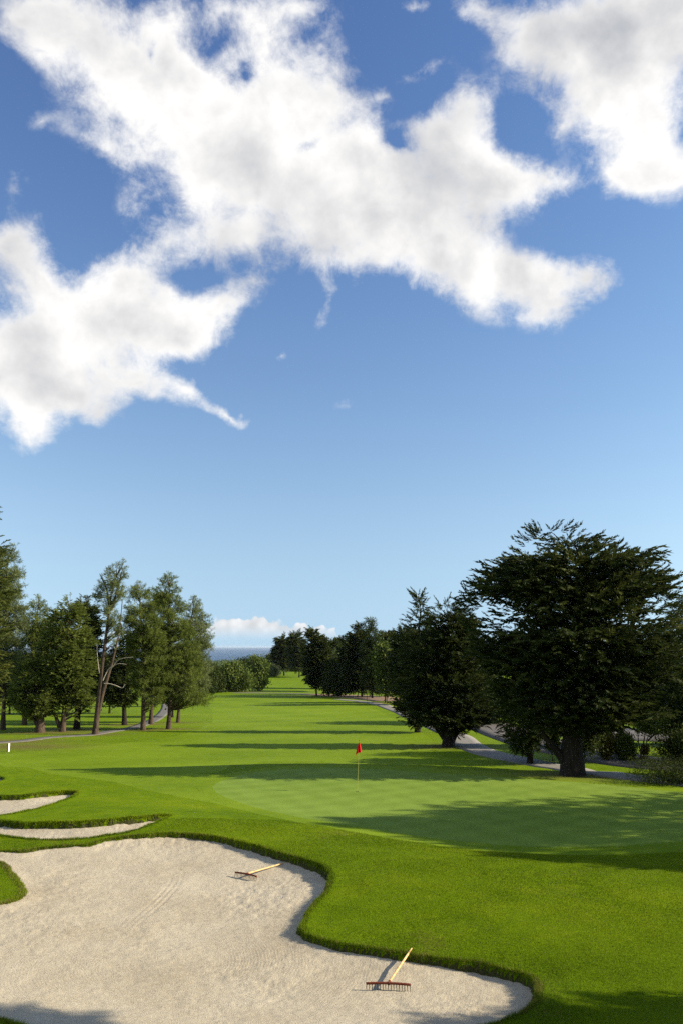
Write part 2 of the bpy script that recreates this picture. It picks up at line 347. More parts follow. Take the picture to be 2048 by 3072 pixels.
M['lipshade'] = simple('painted_lip_shade', (.020, .026, .006), .95, 26, (.062, .060, .020), .04)  # dark tone stands for the shade of the overhanging grass on bunker faces
M['white'] = simple('white_paint', (.78, .77, .72), .6, 20, (.84, .83, .78), .001)
M['rust'] = simple('rust_red_paint', (.35, .06, .025), .7)
M['black'] = simple('black_cup', (.01, .01, .01), .8)
M['redroof'] = simple('roof_tile', (.20, .12, .09), .8)

# ------------------------------------------------------------------ terrain
PY = np.array([-400, -20, 0, 2, 8, 12, 14, 20, 25, 30, 37, 40.5, 45, 52, 120, 200, 214, 235, 330, 360, 420, 700, 1200, 2200, 3300, 3500, 60000.])
PZ = np.array([4.6, 4.2, 4.0, 3.9, 1.6, .58, .42, .36, .22, .02, -.03, -.16, -.80, -1.05, -3.1, -5.2, -5.9, -5.8, -4.5, -5.4, -12, -28, -45, -62, -66, -84, -84.])
def _mk():
    h = np.diff(PY); d = np.diff(PZ) / h; m = np.zeros(len(PY)); m[0] = d[0]; m[-1] = d[-1]
    for i in range(1, len(PY) - 1):
        if d[i - 1] * d[i] > 0:
            w1 = 2 * h[i] + h[i - 1]; w2 = h[i] + 2 * h[i - 1]; m[i] = (w1 + w2) / (w1 / d[i - 1] + w2 / d[i])
    return m
PM = _mk()
def prof(y):
    y = np.clip(y, PY[0], PY[-1]); i = np.clip(np.searchsorted(PY, y) - 1, 0, len(PY) - 2)
    h = PY[i + 1] - PY[i]; t = (y - PY[i]) / h
    return ((1 + 2 * t) * (1 - t) ** 2 * PZ[i] + t * (1 - t) ** 2 * h * PM[i] + t * t * (3 - 2 * t) * PZ[i + 1] + t * t * (t - 1) * h * PM[i + 1])
def gauss(x, y, cx, cy, sx, sy, a=0):
    c, s = math.cos(a), math.sin(a); dx = (x - cx) * c + (y - cy) * s; dy = -(x - cx) * s + (y - cy) * c
    return np.exp(-.5 * ((dx / sx) ** 2 + (dy / sy) ** 2))
def base_h(x, y):
    x = np.asarray(x, float); y = np.asarray(y, float)
    z = prof(y)
    near = np.clip((90 - y) / 40, 0, 1) * np.clip((y - 8) / 5, 0, 1)
    z = z + near * (.30 * gauss(x, y, -4.5, 25.5, 4.5, 2.2, -.35) + .20 * gauss(x, y, -3.4, 40.2, 3.2, 1.3, .1)
         + .16 * gauss(x, y, 3.0, 41.5, 4.0, 1.2, -.05) + .22 * gauss(x, y, 3.5, 19.5, 4, 2.5, -.3) - .20 * gauss(x, y, 5.5, 23.2, 4, 1.5, -.15)
         - .35 * gauss(x, y, 22, 42, 9, 6) + .25 * gauss(x, y, -9, 31, 4, 3))
    far = np.clip((y - 55) / 40, 0, 1) * np.clip((900 - y) / 300, 0, 1)
    z = z + far * (.35 * vnoise(x / 38, y / 26, 5) + .16 * vnoise(x / 13, y / 10, 6)) + np.clip((y-8)/10,0,1)*.05 * vnoise(x / 4.1, y / 3.3, 8)
    z = z + np.clip((y - 400) / 500, 0, 1) * np.clip((3300 - y) / 500, 0, 1) * 9 * vnoise(x / 420, y / 360, 9)
    return z
CP, SP = math.cos(PITCH), math.sin(PITCH)
def ray(px, py):
    a = (px - 1024) / FPX; c = -(py - 1536) / FPX
    return np.array([a, CP - SP * c, SP + CP * c])
def ground_pt(px, py):
    """world point of the ground that the photograph shows at this pixel"""
    d = ray(px, py); t = 5.0; prev = 5.0
    while t < 6000:
        p = d * t
        if CAMZ + p[2] <= float(base_h(p[0], p[1])): break
        prev = t; t *= 1.01
    lo, hi = prev, t
    for _ in range(30):
        mid = (lo + hi) / 2; p = d * mid
        if CAMZ + p[2] <= float(base_h(p[0], p[1])): hi = mid
        else: lo = mid
    p = d * hi; return np.array([p[0], p[1], float(base_h(p[0], p[1]))])
def at_depth(px, py, Y):
    d = ray(px, py); t = Y / d[1]; return np.array([d[0] * t, Y, CAMZ + d[2] * t])

def smooth_poly(pts, n=6, closed=True):
    P = np.asarray(pts, float); out = []; m = len(P)
    rng = range(m) if closed else range(m - 1)
    for i in rng:
        if closed: p0, p1, p2, p3 = P[(i - 1) % m], P[i], P[(i + 1) % m], P[(i + 2) % m]
        else: p0, p1, p2, p3 = P[max(i - 1, 0)], P[i], P[i + 1], P[min(i + 2, m - 1)]
        for k in range(n):
            t = k / n
            out.append(.5 * ((2 * p1) + (-p0 + p2) * t + (2 * p0 - 5 * p1 + 4 * p2 - p3) * t * t + (-p0 + 3 * p1 - 3 * p2 + p3) * t ** 3))
    if not closed: out.append(P[-1])
    return np.array(out)
def sdist(x, y, poly):
    """signed distance (positive inside) of points to a polygon, only near its box; -9 elsewhere"""
    res = np.full(x.shape, -9.0); mn = poly.min(0) - 3.0; mx = poly.max(0) + 3.0
    sel = (x > mn[0]) & (x < mx[0]) & (y > mn[1]) & (y < mx[1]); X = x[sel]; Y = y[sel]
    ins = np.zeros(X.shape, bool); d2 = np.full(X.shape, 1e9)
    for i in range(len(poly)):
        ax, ay = poly[i]; bx, by = poly[(i + 1) % len(poly)]
        if ay != by:
            c = ((ay > Y) != (by > Y)) & (X < (bx - ax) * (Y - ay) / (by - ay) + ax); ins ^= c
        l2 = (bx - ax) ** 2 + (by - ay) ** 2 + 1e-12
        t = np.clip(((X - ax) * (bx - ax) + (Y - ay) * (by - ay)) / l2, 0, 1)
        d2 = np.minimum(d2, (X - ax - t * (bx - ax)) ** 2 + (Y - ay - t * (by - ay)) ** 2)
    res[sel] = np.where(ins, 1, -1) * np.sqrt(d2); return res
def gpoly(pts, n=5): return smooth_poly([ground_pt(*p)[:2] for p in pts], n)

BIG = gpoly([(-60,2560),(0,2555),(70,2556),(131,2545),(200,2540),(261,2537),(327,2519),(457,2505),(536,2501),(653,2512),(751,2533),(816,2553),(882,2571),(947,2589),(984,2613),(990,2640),
  (972,2681),(934,2720),(911,2762),(905,2790),(934,2811),(1020,2834),(1099,2845),(1178,2858),(1273,2873),(1356,2883),(1435,2890),(1494,2905),(1560,2922),(1596,2938),(1608,2965),(1603,3008),
  (1534,3053),(1440,3085),(1250,3125),(800,3160),(300,3120),(40,3075),(0,3055),(-200,2990),(-500,2900),(-650,2760),(-500,2640),(-250,2580)], 4)
TONGUE = gpoly([(-700,2650),(-300,2590),(-100,2580),(0,2588),(30,2610),(59,2648),(74,2668),(70,2689),(40,2706),(0,2715),(-100,2730),(-300,2740),(-700,2700)], 4)
MID = gpoly([(-220,2452),(-100,2462),(0,2464),(65,2469),(131,2468),(261,2465),(392,2454),(457,2449),(512,2446),(485,2460),(451,2475),(392,2495),(327,2508),(229,2519),(150,2521),(78,2517),(0,2507),(-150,2490),(-260,2470)], 4)
FARB = gpoly([(-200,2392),(-100,2394),(0,2390),(85,2386),(131,2379),(196,2374),(234,2376),(222,2389),(183,2404),(131,2422),(65,2437),(0,2447),(-100,2452),(-220,2430)], 4)
TINY = gpoly([(-120,2326),(-60,2328),(-10,2330),(16,2334),(0,2342),(-60,2350),(-120,2345)], 4)
BUNKERS = [(BIG, .20), (MID, .19), (FARB, .17), (TINY, .14)]
GREEN = gpoly([(640,2362),(660,2345),(720,2325),(800,2312),(900,2306),(1020,2303),(1150,2309),(1350,2322),(1560,2336),(1750,2348),(1900,2362),(2060,2378),(2250,2395),(2300,2440),(2200,2500),
  (1900,2535),(1500,2535),(1200,2500),(1000,2468),(900,2452),(800,2430),(700,2400),(655,2380)], 5)
COLLAR = gpoly([(590,2362),(600,2345),(680,2322),(780,2306),(900,2298),(1020,2294),(1200,2300),(1400,2310),(1600,2322),(1750,2334),(1950,2348),(2100,2362),(2350,2390),(2400,2450),(2250,2530),
  (1950,2560),(1500,2556),(1200,2520),(1000,2484),(850,2458),(700,2422),(620,2385)], 5)
# mown approach and fairway reach the horizon line of the hole
FAIR = gpoly([(-150,2284),(0,2296),(120,2312),(216,2330),(327,2343),(372,2353),(457,2373),(560,2394),(653,2412),(784,2441),(947,2467),(1000,2482),(900,2462),(700,2422),(620,2385),(590,2365),(600,2345),(680,2322),(760,2306),(900,2296),
  (1100,2292),(1300,2290),(1350,2276),(1290,2250),(1290,2215),(1200,2165),(1130,2130),(1060,2110),(930,2090),(760,2084),(640,2090),(630,2110),(640,2160),(560,2200),(400,2226),(120,2252),(0,2262),(-150,2266)], 4)
MOUND = gpoly([(600,2320),(680,2306),(760,2292),(860,2284),(1000,2288),(1100,2294),(1000,2299),(850,2308),(740,2317),(660,2324)], 4)

sx, sy = SUNV.x, SUNV.y
def lip_depth(x, y, dep):
    # bunker faces get deeper towards the back edge and the sun side
    return dep * (0.35 + .65 * np.clip((x + 6.0) / 4.0, 0, 1)) * (.62 + .38 * np.clip(y - 19.0, 0, 1)) + .05 * np.clip((x - 1) / 1.5, 0, 1)
def ground_h(x, y, fine=True):
    z = base_h(x, y)
    if fine: z = z + .012 * vnoise(x * 2.3, y * 2.3, 21) * (y < 60)
    for k, (P, dep) in enumerate(BUNKERS):
        d = sdist(x, y, P)
        if k == 0: d = np.minimum(d, -sdist(x, y, TONGUE))
        dd = np.where(k == 0, lip_depth(x, y, dep), dep)
        wob = .07 * vnoise(x * 4, y * 4, 31) + .05 * vnoise(x * 11, y * 11, 32)
        t = np.clip((d + wob) / .16, 0, 1); z = z - (dd + .2) * t * t * (3 - 2 * t)
        e = np.clip(1 - np.abs(d + .12) / .3, 0, 1); z = z + .02 * e * (d > -.45)
    return z
def sand_h(x, y, k):
    P, dep = BUNKERS[k]; d = sdist(x, y, P)
    if k == 0: d = np.minimum(d, -sdist(x, y, TONGUE))
    dd = lip_depth(x, y, dep) if k == 0 else dep
    z = base_h(x, y) - dd
    inn = np.clip(d / 2.2, 0, 1); z = z - .05 * inn * inn * (3 - 2 * inn) + .05 * np.clip(1 - d / .4, 0, 1)
    rg = np.clip(.35 + 2.2 * fbm(x * .55 + 3, y * .55, 47, 2), 0, 1)
    z = z + .030 * fbm(x * 1.1, y * 1.1, 41, 3) + (.010 + .020 * rg) * vnoise(x * 6, y * 8, 44) + (.007 + .011 * rg) * vnoise(x * 15, y * 19, 45) + .012 * rg * vnoise(x * 31, y * 24, 46)
    # tracks of a rake near the middle
    for q, off in enumerate((-.12, .0, .12)):
        xc = -4.15 + .45 * np.sin((y - 17.5) * .55) + off - (y-19)*.12
        z = z - .012 * np.exp(-((x - xc) / .03) ** 2) * (k == 0) * np.clip(1 - np.abs(y - 18.6) / 2.6, 0, 1)
    return z

def polar_grid():
    th = np.concatenate([np.linspace(-math.pi, -.75, 24)[:-1], np.linspace(-.75, -.455, 60)[:-1], np.linspace(-.455, .455, 760)[:-1], np.linspace(.455, .75, 60)[:-1], np.linspace(.75, math.pi, 24)])
    rr = [1.5, 3, 4.5, 6, 7.5, 9, 10]
    r = 10.5
    while r < 62: rr.append(r); r += max(.028, r * r / (816 * 5.4) * .85)
    while r < 460: rr.append(r); r *= 1.0 + .0075 * (1 if r < 230 else 1.6)
    while r < 5200: rr.append(r); r *= 1.06
    return th, np.array(rr)
TH, RR = polar_grid()
T2, R2 = np.meshgrid(TH, RR)
GX = (R2 * np.sin(T2)); GY = (R2 * np.cos(T2))
GZ = ground_h(GX, GY)
nr, nc = GX.shape
idx = np.arange(nr * nc).reshape(nr, nc)
F = np.stack([idx[:-1, :-1], idx[:-1, 1:], idx[1:, 1:], idx[1:, :-1]], -1).reshape(-1, 4)
VX, VY, VZ = GX.ravel(), GY.ravel(), GZ.ravel()
FX = VX[F].mean(1); FY = VY[F].mean(1)
LITTER = [(1345,2240,2.0),(1717,2326,1.6),(125,2197,2.2),(188,2195,1.7),(228,2188,1.7),(286,2204,1.4),(374,2175,1.5),(431,2191,1.3),(507,2187,1.3),(1585,2291,.7),(455,2173,1.4),(533,2168,1.2),(60,2240,2.6),(10,2225,2.6),(1014,2089,3),(1084,2092,4),(1115,2095,4),(1155,2108,3),(950,2088,2.5),(778,2074,3),(708,2075,4)]
def litter(x, y):
    v = np.zeros(np.shape(x))
    for px, py, r in LITTER:
        g = ground_pt(px, py); v = np.maximum(v, np.exp(-(((x - g[0]) / (1.7 * r)) ** 2 + ((y - g[1]) / r) ** 2)))
    return v
def sub(name, faces, material, zs=None, label=None):
    u, inv = np.unique(faces, return_inverse=True); v = np.stack([VX[u], VY[u], VZ[u] if zs is None else zs(VX[u], VY[u])], -1)
    o = mesh_obj(name, v, inv.reshape(faces.shape), material, smooth=True, attrs={'litter': litter(VX[u], VY[u])} if name in ('ground', 'fairway') else None); tag(o, label, kind='structure'); return o
g_in = sdist(FX, FY, GREEN) > 0
c_in = (sdist(FX, FY, COLLAR) > 0) & ~g_in
f_in = (sdist(FX, FY, FAIR) > 0) & ~g_in & ~c_in & ~(sdist(FX, FY, MOUND) > 0)
sub('putting_green', F[g_in], M['green'], label='pale striped putting green with the red flag')
sub('fairway', F[f_in | c_in], M['fairway'], label='mown light green fairway and collar running to the trees')
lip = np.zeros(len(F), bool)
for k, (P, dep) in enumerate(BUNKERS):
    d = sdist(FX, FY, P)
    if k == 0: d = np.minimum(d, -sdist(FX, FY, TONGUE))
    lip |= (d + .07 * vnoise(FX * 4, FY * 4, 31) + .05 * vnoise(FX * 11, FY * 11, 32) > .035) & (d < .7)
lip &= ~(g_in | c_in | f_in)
sub('bunker_face', F[lip], M['lipshade'], label='bunker faces under the grassy lips, shade painted into their dark colour')
sub('ground', F[~(g_in | c_in | f_in | lip)], M['rough'], label='darker rough turf around bunkers, green and trees')
bname = ['large pale sand bunker in the foreground with two rakes', 'crescent sand bunker just behind the large one', 'sand bunker at the left edge beyond the crescent one', 'sliver of a sand bunker at the left edge near the white post']
for k, (P, dep) in enumerate(BUNKERS):
    d = sdist(FX, FY, P)
    if k == 0: d = np.minimum(d, -sdist(FX, FY, TONGUE))
    sub('sand_bunker', F[d > -.10], M['sand'], zs=lambda x, y, k=k: sand_h(x, y, k), label=bname[k])
# beyond the near sheet: land to the shore is in the polar grid (5.2 km); then the sea
def sea():
    m, nt, b = mat('sea_water'); b.inputs['Base Color'].default_value = (.030, .085, .16, 1); b.inputs['Roughness'].default_value = .55
    n = noise(nt, .004, 6, .65, geo_pos(nt, (.3, 1, 1))); nt.links.new(ramp(nt, n, [(.35, (.014, .055, .13)), (.65, (.030, .085, .17))]), b.inputs['Base Color'])
    v = [(-45000, 2600, -80), (45000, 2600, -80), (45000, 58000, -80), (-45000, 58000, -80)]
    tag(mesh_obj('sea', v, [[0, 1, 2, 3]], m), 'blue sea meeting the horizon', kind='structure')
sea()

def strip(name, pts, width, material, label, lift=.02, kind='structure', thick=.10):
    P = smooth_poly([ground_pt(*p)[:2] for p in pts], 10, closed=False)
    w = width if isinstance(width, (list, tuple)) else [width] * len(pts)
    W = np.interp(np.linspace(0, 1, len(P)), np.linspace(0, 1, len(w)), w)
    T = np.gradient(P, axis=0); T /= np.linalg.norm(T, axis=1)[:, None]; Nn = np.stack([-T[:, 1], T[:, 0]], -1)
    cols = [-1, -1, -.5, 0, .5, 1, 1]; V = []
    for i, c in enumerate(cols):
        q = P + Nn * (c * W / 2)[:, None]; z = base_h(q[:, 0], q[:, 1]) + lift - (thick if i in (0, len(cols) - 1) else 0)
        V.append(np.stack([q[:, 0], q[:, 1], z], -1))
    V = np.stack(V, 1); n, m = V.shape[:2]; ii = np.arange(n * m).reshape(n, m)
    Fq = np.stack([ii[:-1, :-1], ii[1:, :-1], ii[1:, 1:], ii[:-1, 1:]], -1).reshape(-1, 4)
    return tag(mesh_obj(name, V.reshape(-1, 3), Fq, material), label, kind=kind)
strip('cart_path', [(1010,2098),(1057,2102),(1125,2111),(1160,2121),(1200,2135),(1260,2160),(1330,2192),(1374,2210),(1400,2232),(1440,2252),(1500,2269),(1560,2281),(1640,2297),(1720,2311),(1820,2322),(1940,2338),(2100,2356),(2300,2376)], 2.1, M['path'], 'pale concrete cart path curving under the big cypresses', lift=.03)
strip('cart_path', [(-300,2240),(-100,2234),(0,2228),(67,2223),(134,2214),(201,2209),(268,2205),(335,2194),(402,2183),(446,2167),(478,2150),(495,2132),(500,2110)], 1.3, M['pathold'], 'narrow grey cart path passing the trees on the left', lift=.03)
strip('road', [(700,2079),(800,2080),(950,2084),(1100,2092),(1250,2106),(1380,2142),(1450,2172),(1560,2212),(1680,2246),(1800,2267),(1920,2287),(2060,2297),(2400,2312)], [4, 4, 4, 4, 4, 4.5, 5, 5, 5, 5, 5.5, 5.5, 5.5], M['asphalt'], 'grey asphalt road behind the big cypresses', lift=.04)
strip('road', [(1780,2196),(1850,2200),(1930,2205),(2020,2203),(2100,2200),(2300,2196)], 14, M['asphalt'], 'asphalt lot seen beyond the small multi-stemmed tree', lift=.04)
strip('bare_earth', [(940,2083),(1000,2086),(1080,2091),(1140,2097),(1190,2104)], [6, 9, 9, 9, 8], M['mulch'], 'brown bare earth strip under the far trees', lift=.06)

# ------------------------------------------------------------------ grass blades at the bunker lips and in the nearest rough
def blades():
    rs = np.random.default_rng(5)
    XY = []; Hh = []
    def okmask(x, y):
        ok = np.ones(x.shape, bool)
        for k, (P, dep) in enumerate(BUNKERS):
            d = sdist(x, y, P)
            if k == 0: d = np.minimum(d, -sdist(x, y, TONGUE))
            ok &= d < .03
        ok &= sdist(x, y, COLLAR) < 0
        ok &= sdist(x, y, FAIR) < 0
        return ok
    n = 820000
    th = rs.uniform(-.46, .46, n); r = 11.0 + (26 - 11.0) * rs.random(n) ** 1.25
    x = r * np.sin(th); y = r * np.cos(th); ok = okmask(x, y)
    x, y = x[ok], y[ok]; XY.append((x, y)); clump = fbm(x * .9, y * .9, 61, 3)
    Hh.append((.020 + .018 * np.clip(clump + .4, 0, 1)) * rs.uniform(.5, 1.25, len(x)))
    for P in (BIG, MID, FARB, TONGUE):
        seg = np.roll(P, -1, 0) - P; ln = np.linalg.norm(seg, axis=1); n = int(ln.sum() * 1500)
        i = rs.choice(len(P), n, p=ln / ln.sum()); t = rs.random(n)
        q = P[i] + seg[i] * t[:, None]; q = q + rs.normal(0, .045, q.shape)
        ok = np.abs(np.arctan2(q[:, 0], q[:, 1])) < .47; q = q[ok]
        XY.append((q[:, 0], q[:, 1])); Hh.append(.058 * rs.uniform(.3, 1.3, len(q)) * (1 + .5 * vnoise(q[:, 0] * 3, q[:, 1] * 3, 71)))
    x = np.concatenate([a for a, b in XY]); y = np.concatenate([b for a, b in XY]); h = np.concatenate(Hh)
    z = ground_h(x, y) - .004; n = len(x); a = rs.uniform(0, 2 * math.pi, n); dist = np.hypot(x, y)
    w = .0028 * (dist / 12); lean = h * rs.uniform(.1, .7, n); la = rs.uniform(0, 2 * math.pi, n)
    V = np.zeros((n, 3, 3)); ca, sa = np.cos(a) * w, np.sin(a) * w
    V[:, 0] = np.stack([x - ca, y - sa, z], -1); V[:, 1] = np.stack([x + ca, y + sa, z], -1)
    V[:, 2] = np.stack([x + lean * np.cos(la), y + lean * np.sin(la), z + h], -1)
    tint = np.clip(.54 + .75 * fbm(x * .5, y * .5, 66, 3) + .55 * fbm(x * .16, y * .3, 67, 2) + rs.normal(0, .18, n), .16, 1)
    td = np.abs(sdist(x, y, TONGUE)); bd = np.abs(sdist(x, y, BIG))
    tint = np.where(rs.random(n) < .025 + .30 * (td < .16) + .10 * (bd < .10), 0.0, tint)
    o = mesh_obj('rough_grass', V.reshape(-1, 3), np.arange(3 * n).reshape(n, 3), M['blade'], attrs={'tint': np.repeat(tint, 3)})
    tag(o, 'short grass blades of the rough around the bunker lips', kind='stuff')
blades()

# ------------------------------------------------------------------ trees
def tube(path, radii, seg=8, rs=None, rough=0.0):
    P = np.asarray(path, float); n = len(P); T = np.gradient(P, axis=0); T /= (np.linalg.norm(T, axis=1)[:, None] + 1e-9)
    ref = np.array([0.31, 0.95, 0.05]); A = np.cross(T, ref); A /= (np.linalg.norm(A, axis=1)[:, None] + 1e-9); B = np.cross(T, A)
    an = np.arange(seg) / seg * 2 * math.pi; r = np.asarray(radii, float)[:, None] * np.ones(seg)[None]
    if rough and rs is not None: r = r * (1 + rough * np.repeat(rs.normal(0, 1, (1, seg)), n, 0) * .6 + rough * rs.normal(0, .5, (n, seg)))
    V = P[:, None] + (A[:, None] * np.cos(an)[None, :, None] + B[:, None] * np.sin(an)[None, :, None]) * r[..., None]
    ii = np.arange(n * seg).reshape(n, seg); j = np.roll(ii, -1, 1)
    F_ = np.stack([ii[:-1], j[:-1], j[1:], ii[1:]], -1).reshape(-1, 4)
    return V.reshape(-1, 3), F_
class Wood:
    def __init__(s): s.v = []; s.f = []; s.n = 0
    def add(s, V, F_): s.v.append(V); s.f.append(F_ + s.n); s.n += len(V)
    def tube(s, path, radii, seg=8, rs=None, rough=0): s.add(*tube(path, radii, seg, rs, rough))
    def build(s, name, m, parent): return mesh_obj(name, np.concatenate(s.v), np.concatenate(s.f), m, parent, smooth=True)

def spray_template(kind, rs):
    """triangles of one unit foliage spray: axis +X, length 1"""
    T = []
    def tri(a, b, c): T.append((a, b, c))
    def blade(p, d, L, w):
        d = d / np.linalg.norm(d); s = np.cross(d, rs.normal(0, 1, 3)); s /= np.linalg.norm(s)
        m = p + d * L * .45; tri(p, m + s * w, p + d * L); tri(p, p + d * L, m - s * w)
    if kind == 'cypress':
        for k in range(15):
            t = .04 + .96 * k / 15; p = np.array([t * .8, 0, .16 * t * t]); side = (-1) ** k
            d = np.array([.85, side * rs.uniform(.4, .8), rs.uniform(-.15, .55)]); blade(p, d, (.46 - .26 * t) * rs.uniform(.8, 1.2), .045)
        blade(np.array([.7, 0, .12]), np.array([1, 0, .5]), .36, .03)
    elif kind == 'tip':
        for k in range(26):
            t = k / 26; p = np.array([t * .85, 0, 0]); a_ = rs.uniform(0, 6.28); d = np.array([1.0, .5 * math.cos(a_), .5 * math.sin(a_)]); blade(p, d, (.34 - .20 * t) * rs.uniform(.7, 1.2), .028)
    elif kind == 'pine':
        for k in range(15):
            t = rs.uniform(0, 1); p = np.array([t * .55, 0, .1 * t]); d = rs.normal(0, .75, 3) + np.array([.75, 0, .35]); blade(p, d, rs.uniform(.25, .45), .024)
    else:
        for k in range(14):
            p = rs.normal(0, .27, 3) + np.array([.3, 0, 0]); d = rs.normal(0, 1, 3); blade(p, d, rs.uniform(.16, .28), .07)
    return np.array(T)  # (t,3,3)

def make_tree(kind, name, prof_px, base, label, category, mats, trunk_w, Y=None, pads=60, per=30, size=.9, flat=.38, group=None, seed=1,
              stem=None, depth=.85, out=.42, upb=.45, limbs=None, lean=None, inner=.30, gap=.0, padk=1.0, thin=None, tips=0, shr=1.0, extra_stems=(), dead=(), limbfrac=1.0):
    rs = np.random.default_rng(seed)
    g = ground_pt(*base)
    if Y is None: Y = g[1]
    if abs(Y - g[1]) > .01:
        X0 = at_depth(base[0], base[1], Y)[0]; g = np.array([X0, Y, float(base_h(X0, Y))])
    root = empty(name, g - np.array([0, 0, .03])); tag(root, label, category, group)
    pr = sorted(prof_px); zs = []; xl = []; xr = []
    for (py, a, b) in pr:
        A = at_depth(a, py, Y); B = at_depth(b, py, Y); zs.append(A[2] - g[2]); xl.append(A[0] - g[0]); xr.append(B[0] - g[0])
    zs = np.array(zs[::-1]); xl = np.array(xl[::-1]); xr = np.array(xr[::-1])
    k_ = shr * np.minimum(size * (.30 + .25 * out), (xr - xl) * .32); xl = xl + k_; xr = xr - k_; zs = zs - np.linspace(0, 1, len(zs)) ** 2 * size * .35 * shr
    ztop = zs[-1]; zbot = zs[0]
    wmax = (xr - xl).max() / 2
    def env(z): a = np.interp(z, zs, xl); b = np.interp(z, zs, xr); return (a + b) / 2, np.maximum((b - a) / 2, .03)
    # pads of foliage, more of them where the crown is wide
    zc = np.linspace(zbot, ztop, 60); wc = env(zc)[1] + wmax * .10; cdf = np.cumsum(wc); cdf = cdf / cdf[-1]
    zp = np.interp(rs.random(pads), cdf, zc); zp[: max(2, pads // 30)] = np.linspace(ztop * .97, ztop * .90, max(2, pads // 30))
    cx, w = env(zp); prad = np.clip(w * rs.uniform(.28, .55, pads) * padk, size * .22, wmax * .34)
    phi = rs.uniform(0, 2 * math.pi, pads); rho = np.where(rs.random(pads) < inner, rs.random(pads) ** .5 * .6, rs.uniform(.72, 1.0, pads))
    rmax = np.maximum(w - prad * .75, .02)
    px_ = cx + rmax * rho * np.cos(phi); py_ = rmax * depth * rho * np.sin(phi)
    if gap:
        keep = (vnoise(px_ / (wmax * gap) + 50, zp / (wmax * gap) + py_ / (wmax * gap) * .3, seed) > -.22)
        zp, prad, phi, rho, px_, py_, cx = [q[keep] for q in (zp, prad, phi, rho, px_, py_, cx)]; pads = len(zp)
    PC = np.stack([px_, py_, zp], -1)
    if thin:
        z1 = at_depth(base[0], thin[0], Y)[2] - g[2]; z0_ = at_depth(base[0], thin[1], Y)[2] - g[2]
        keep = ~((PC[:, 2] > z0_) & (PC[:, 2] < z1) & (rs.random(pads) < thin[2])); PC = PC[keep]; zp, prad, phi, rho, px_, py_, cx = [q[keep] for q in (zp, prad, phi, rho, px_, py_, cx)]; pads = len(zp)
    # sprays
    tmpl = [spray_template(kind, rs) for _ in range(5)]
    ns = np.maximum((per * (prad / np.median(prad)) ** 1.5).astype(int), 4); pi_ = np.repeat(np.arange(pads), ns); N_ = len(pi_)
    u = rs.normal(0, 1, (N_, 3)); u /= np.linalg.norm(u, axis=1)[:, None]; u *= (rs.random(N_) ** .45)[:, None]
    off = u * prad[pi_][:, None]; off[:, 2] *= flat
    # pads droop outwards a little or rise
    rise = rs.normal(.12, .18, pads)[pi_]; orad = np.cos(phi[pi_]) * off[:, 0] + np.sin(phi[pi_]) * off[:, 1]; off[:, 2] += orad * rise
    pos = PC[pi_] + off
    zz = pos[:, 2]; dirv = np.stack([pos[:, 0] - cx[pi_] * .8, pos[:, 1], np.zeros(N_)], -1); dirv /= (np.linalg.norm(dirv, axis=1)[:, None] + .15)
    d = dirv * out + np.array([0, 0, upb]) + rs.normal(0, .30, (N_, 3)) + u * .25
    d /= np.linalg.norm(d, axis=1)[:, None]
    s = np.cross(d, np.array([0, 0, 1.0])) + rs.normal(0, .25, (N_, 3)); s -= d * (s * d).sum(1)[:, None]; s /= np.linalg.norm(s, axis=1)[:, None]; t = np.cross(d, s)
    sz = size * rs.uniform(.6, 1.25, N_) * np.clip(.55 + prad[pi_] / (wmax * .4), .5, 1.1)
    # the crown narrows to slim tips
    tint_p = rs.normal(.5, .17, pads)[pi_] + rs.normal(0, .12, N_) + .10 * (zz - zbot) / (ztop - zbot)
    Vs = []; Ts = []
    which = rs.integers(0, 5, N_)
    for k in range(5):
        q = np.where(which == k)[0]
        if not len(q): continue
        A = tmpl[k].reshape(-1, 3)
        V = (A[None, :, 0:1] * d[q][:, None] + A[None, :, 1:2] * s[q][:, None] + A[None, :, 2:3] * t[q][:, None]) * sz[q][:, None, None] + pos[q][:, None]
        Vs.append(V.reshape(-1, 3)); Ts.append(np.repeat(tint_p[q], len(A)))
    if tips:      # slender upswept shoots along the outline
        zt = zbot + (ztop - zbot) * rs.random(tips) ** .8; cxt, wt_ = env(zt); ph = rs.uniform(0, 2 * math.pi, tips); ph = np.where(rs.random(tips) < .6, np.where(rs.random(tips) < .5, rs.normal(0, .35, tips), math.pi + rs.normal(0, .35, tips)), ph)
        pt = np.stack([cxt + wt_ * .84 * np.cos(ph), wt_ * depth * .84 * np.sin(ph), zt], -1)
        dt = np.stack([np.cos(ph), np.sin(ph), rs.uniform(.0, .62, tips)], -1) + rs.normal(0, .18, (tips, 3)); dt[zt > ztop * .93, 2] += .35; dt /= np.linalg.norm(dt, axis=1)[:, None]
        st = np.cross(dt, rs.normal(0, 1, (tips, 3))); st /= np.linalg.norm(st, axis=1)[:, None]; ut = np.cross(dt, st)
        tm = spray_template('tip', rs).reshape(-1, 3); szt = size * rs.uniform(.8, 1.45, tips)
        VV = (tm[None, :, 0:1] * dt[:, None] + tm[None, :, 1:2] * st[:, None] + tm[None, :, 2:3] * ut[:, None]) * szt[:, None, None]; VV[..., 2] += (tm[None, :, 0] ** 2) * .18 * szt[:, None]
        VV += pt[:, None]; Vs.append(VV.reshape(-1, 3)); Ts.append(np.repeat(rs.uniform(.3, .6, tips), len(tm)))
    V = np.concatenate(Vs); tt = np.clip(np.concatenate(Ts), 0, 1)
    V[:, 2] = np.maximum(V[:, 2], .05)
    mesh_obj('crown', V, np.arange(len(V)).reshape(-1, 3), mats[0], root, attrs={'tint': tt})
    # trunk and limbs
    W = Wood(); tw = trunk_w / FPX * Y * .5 * .80
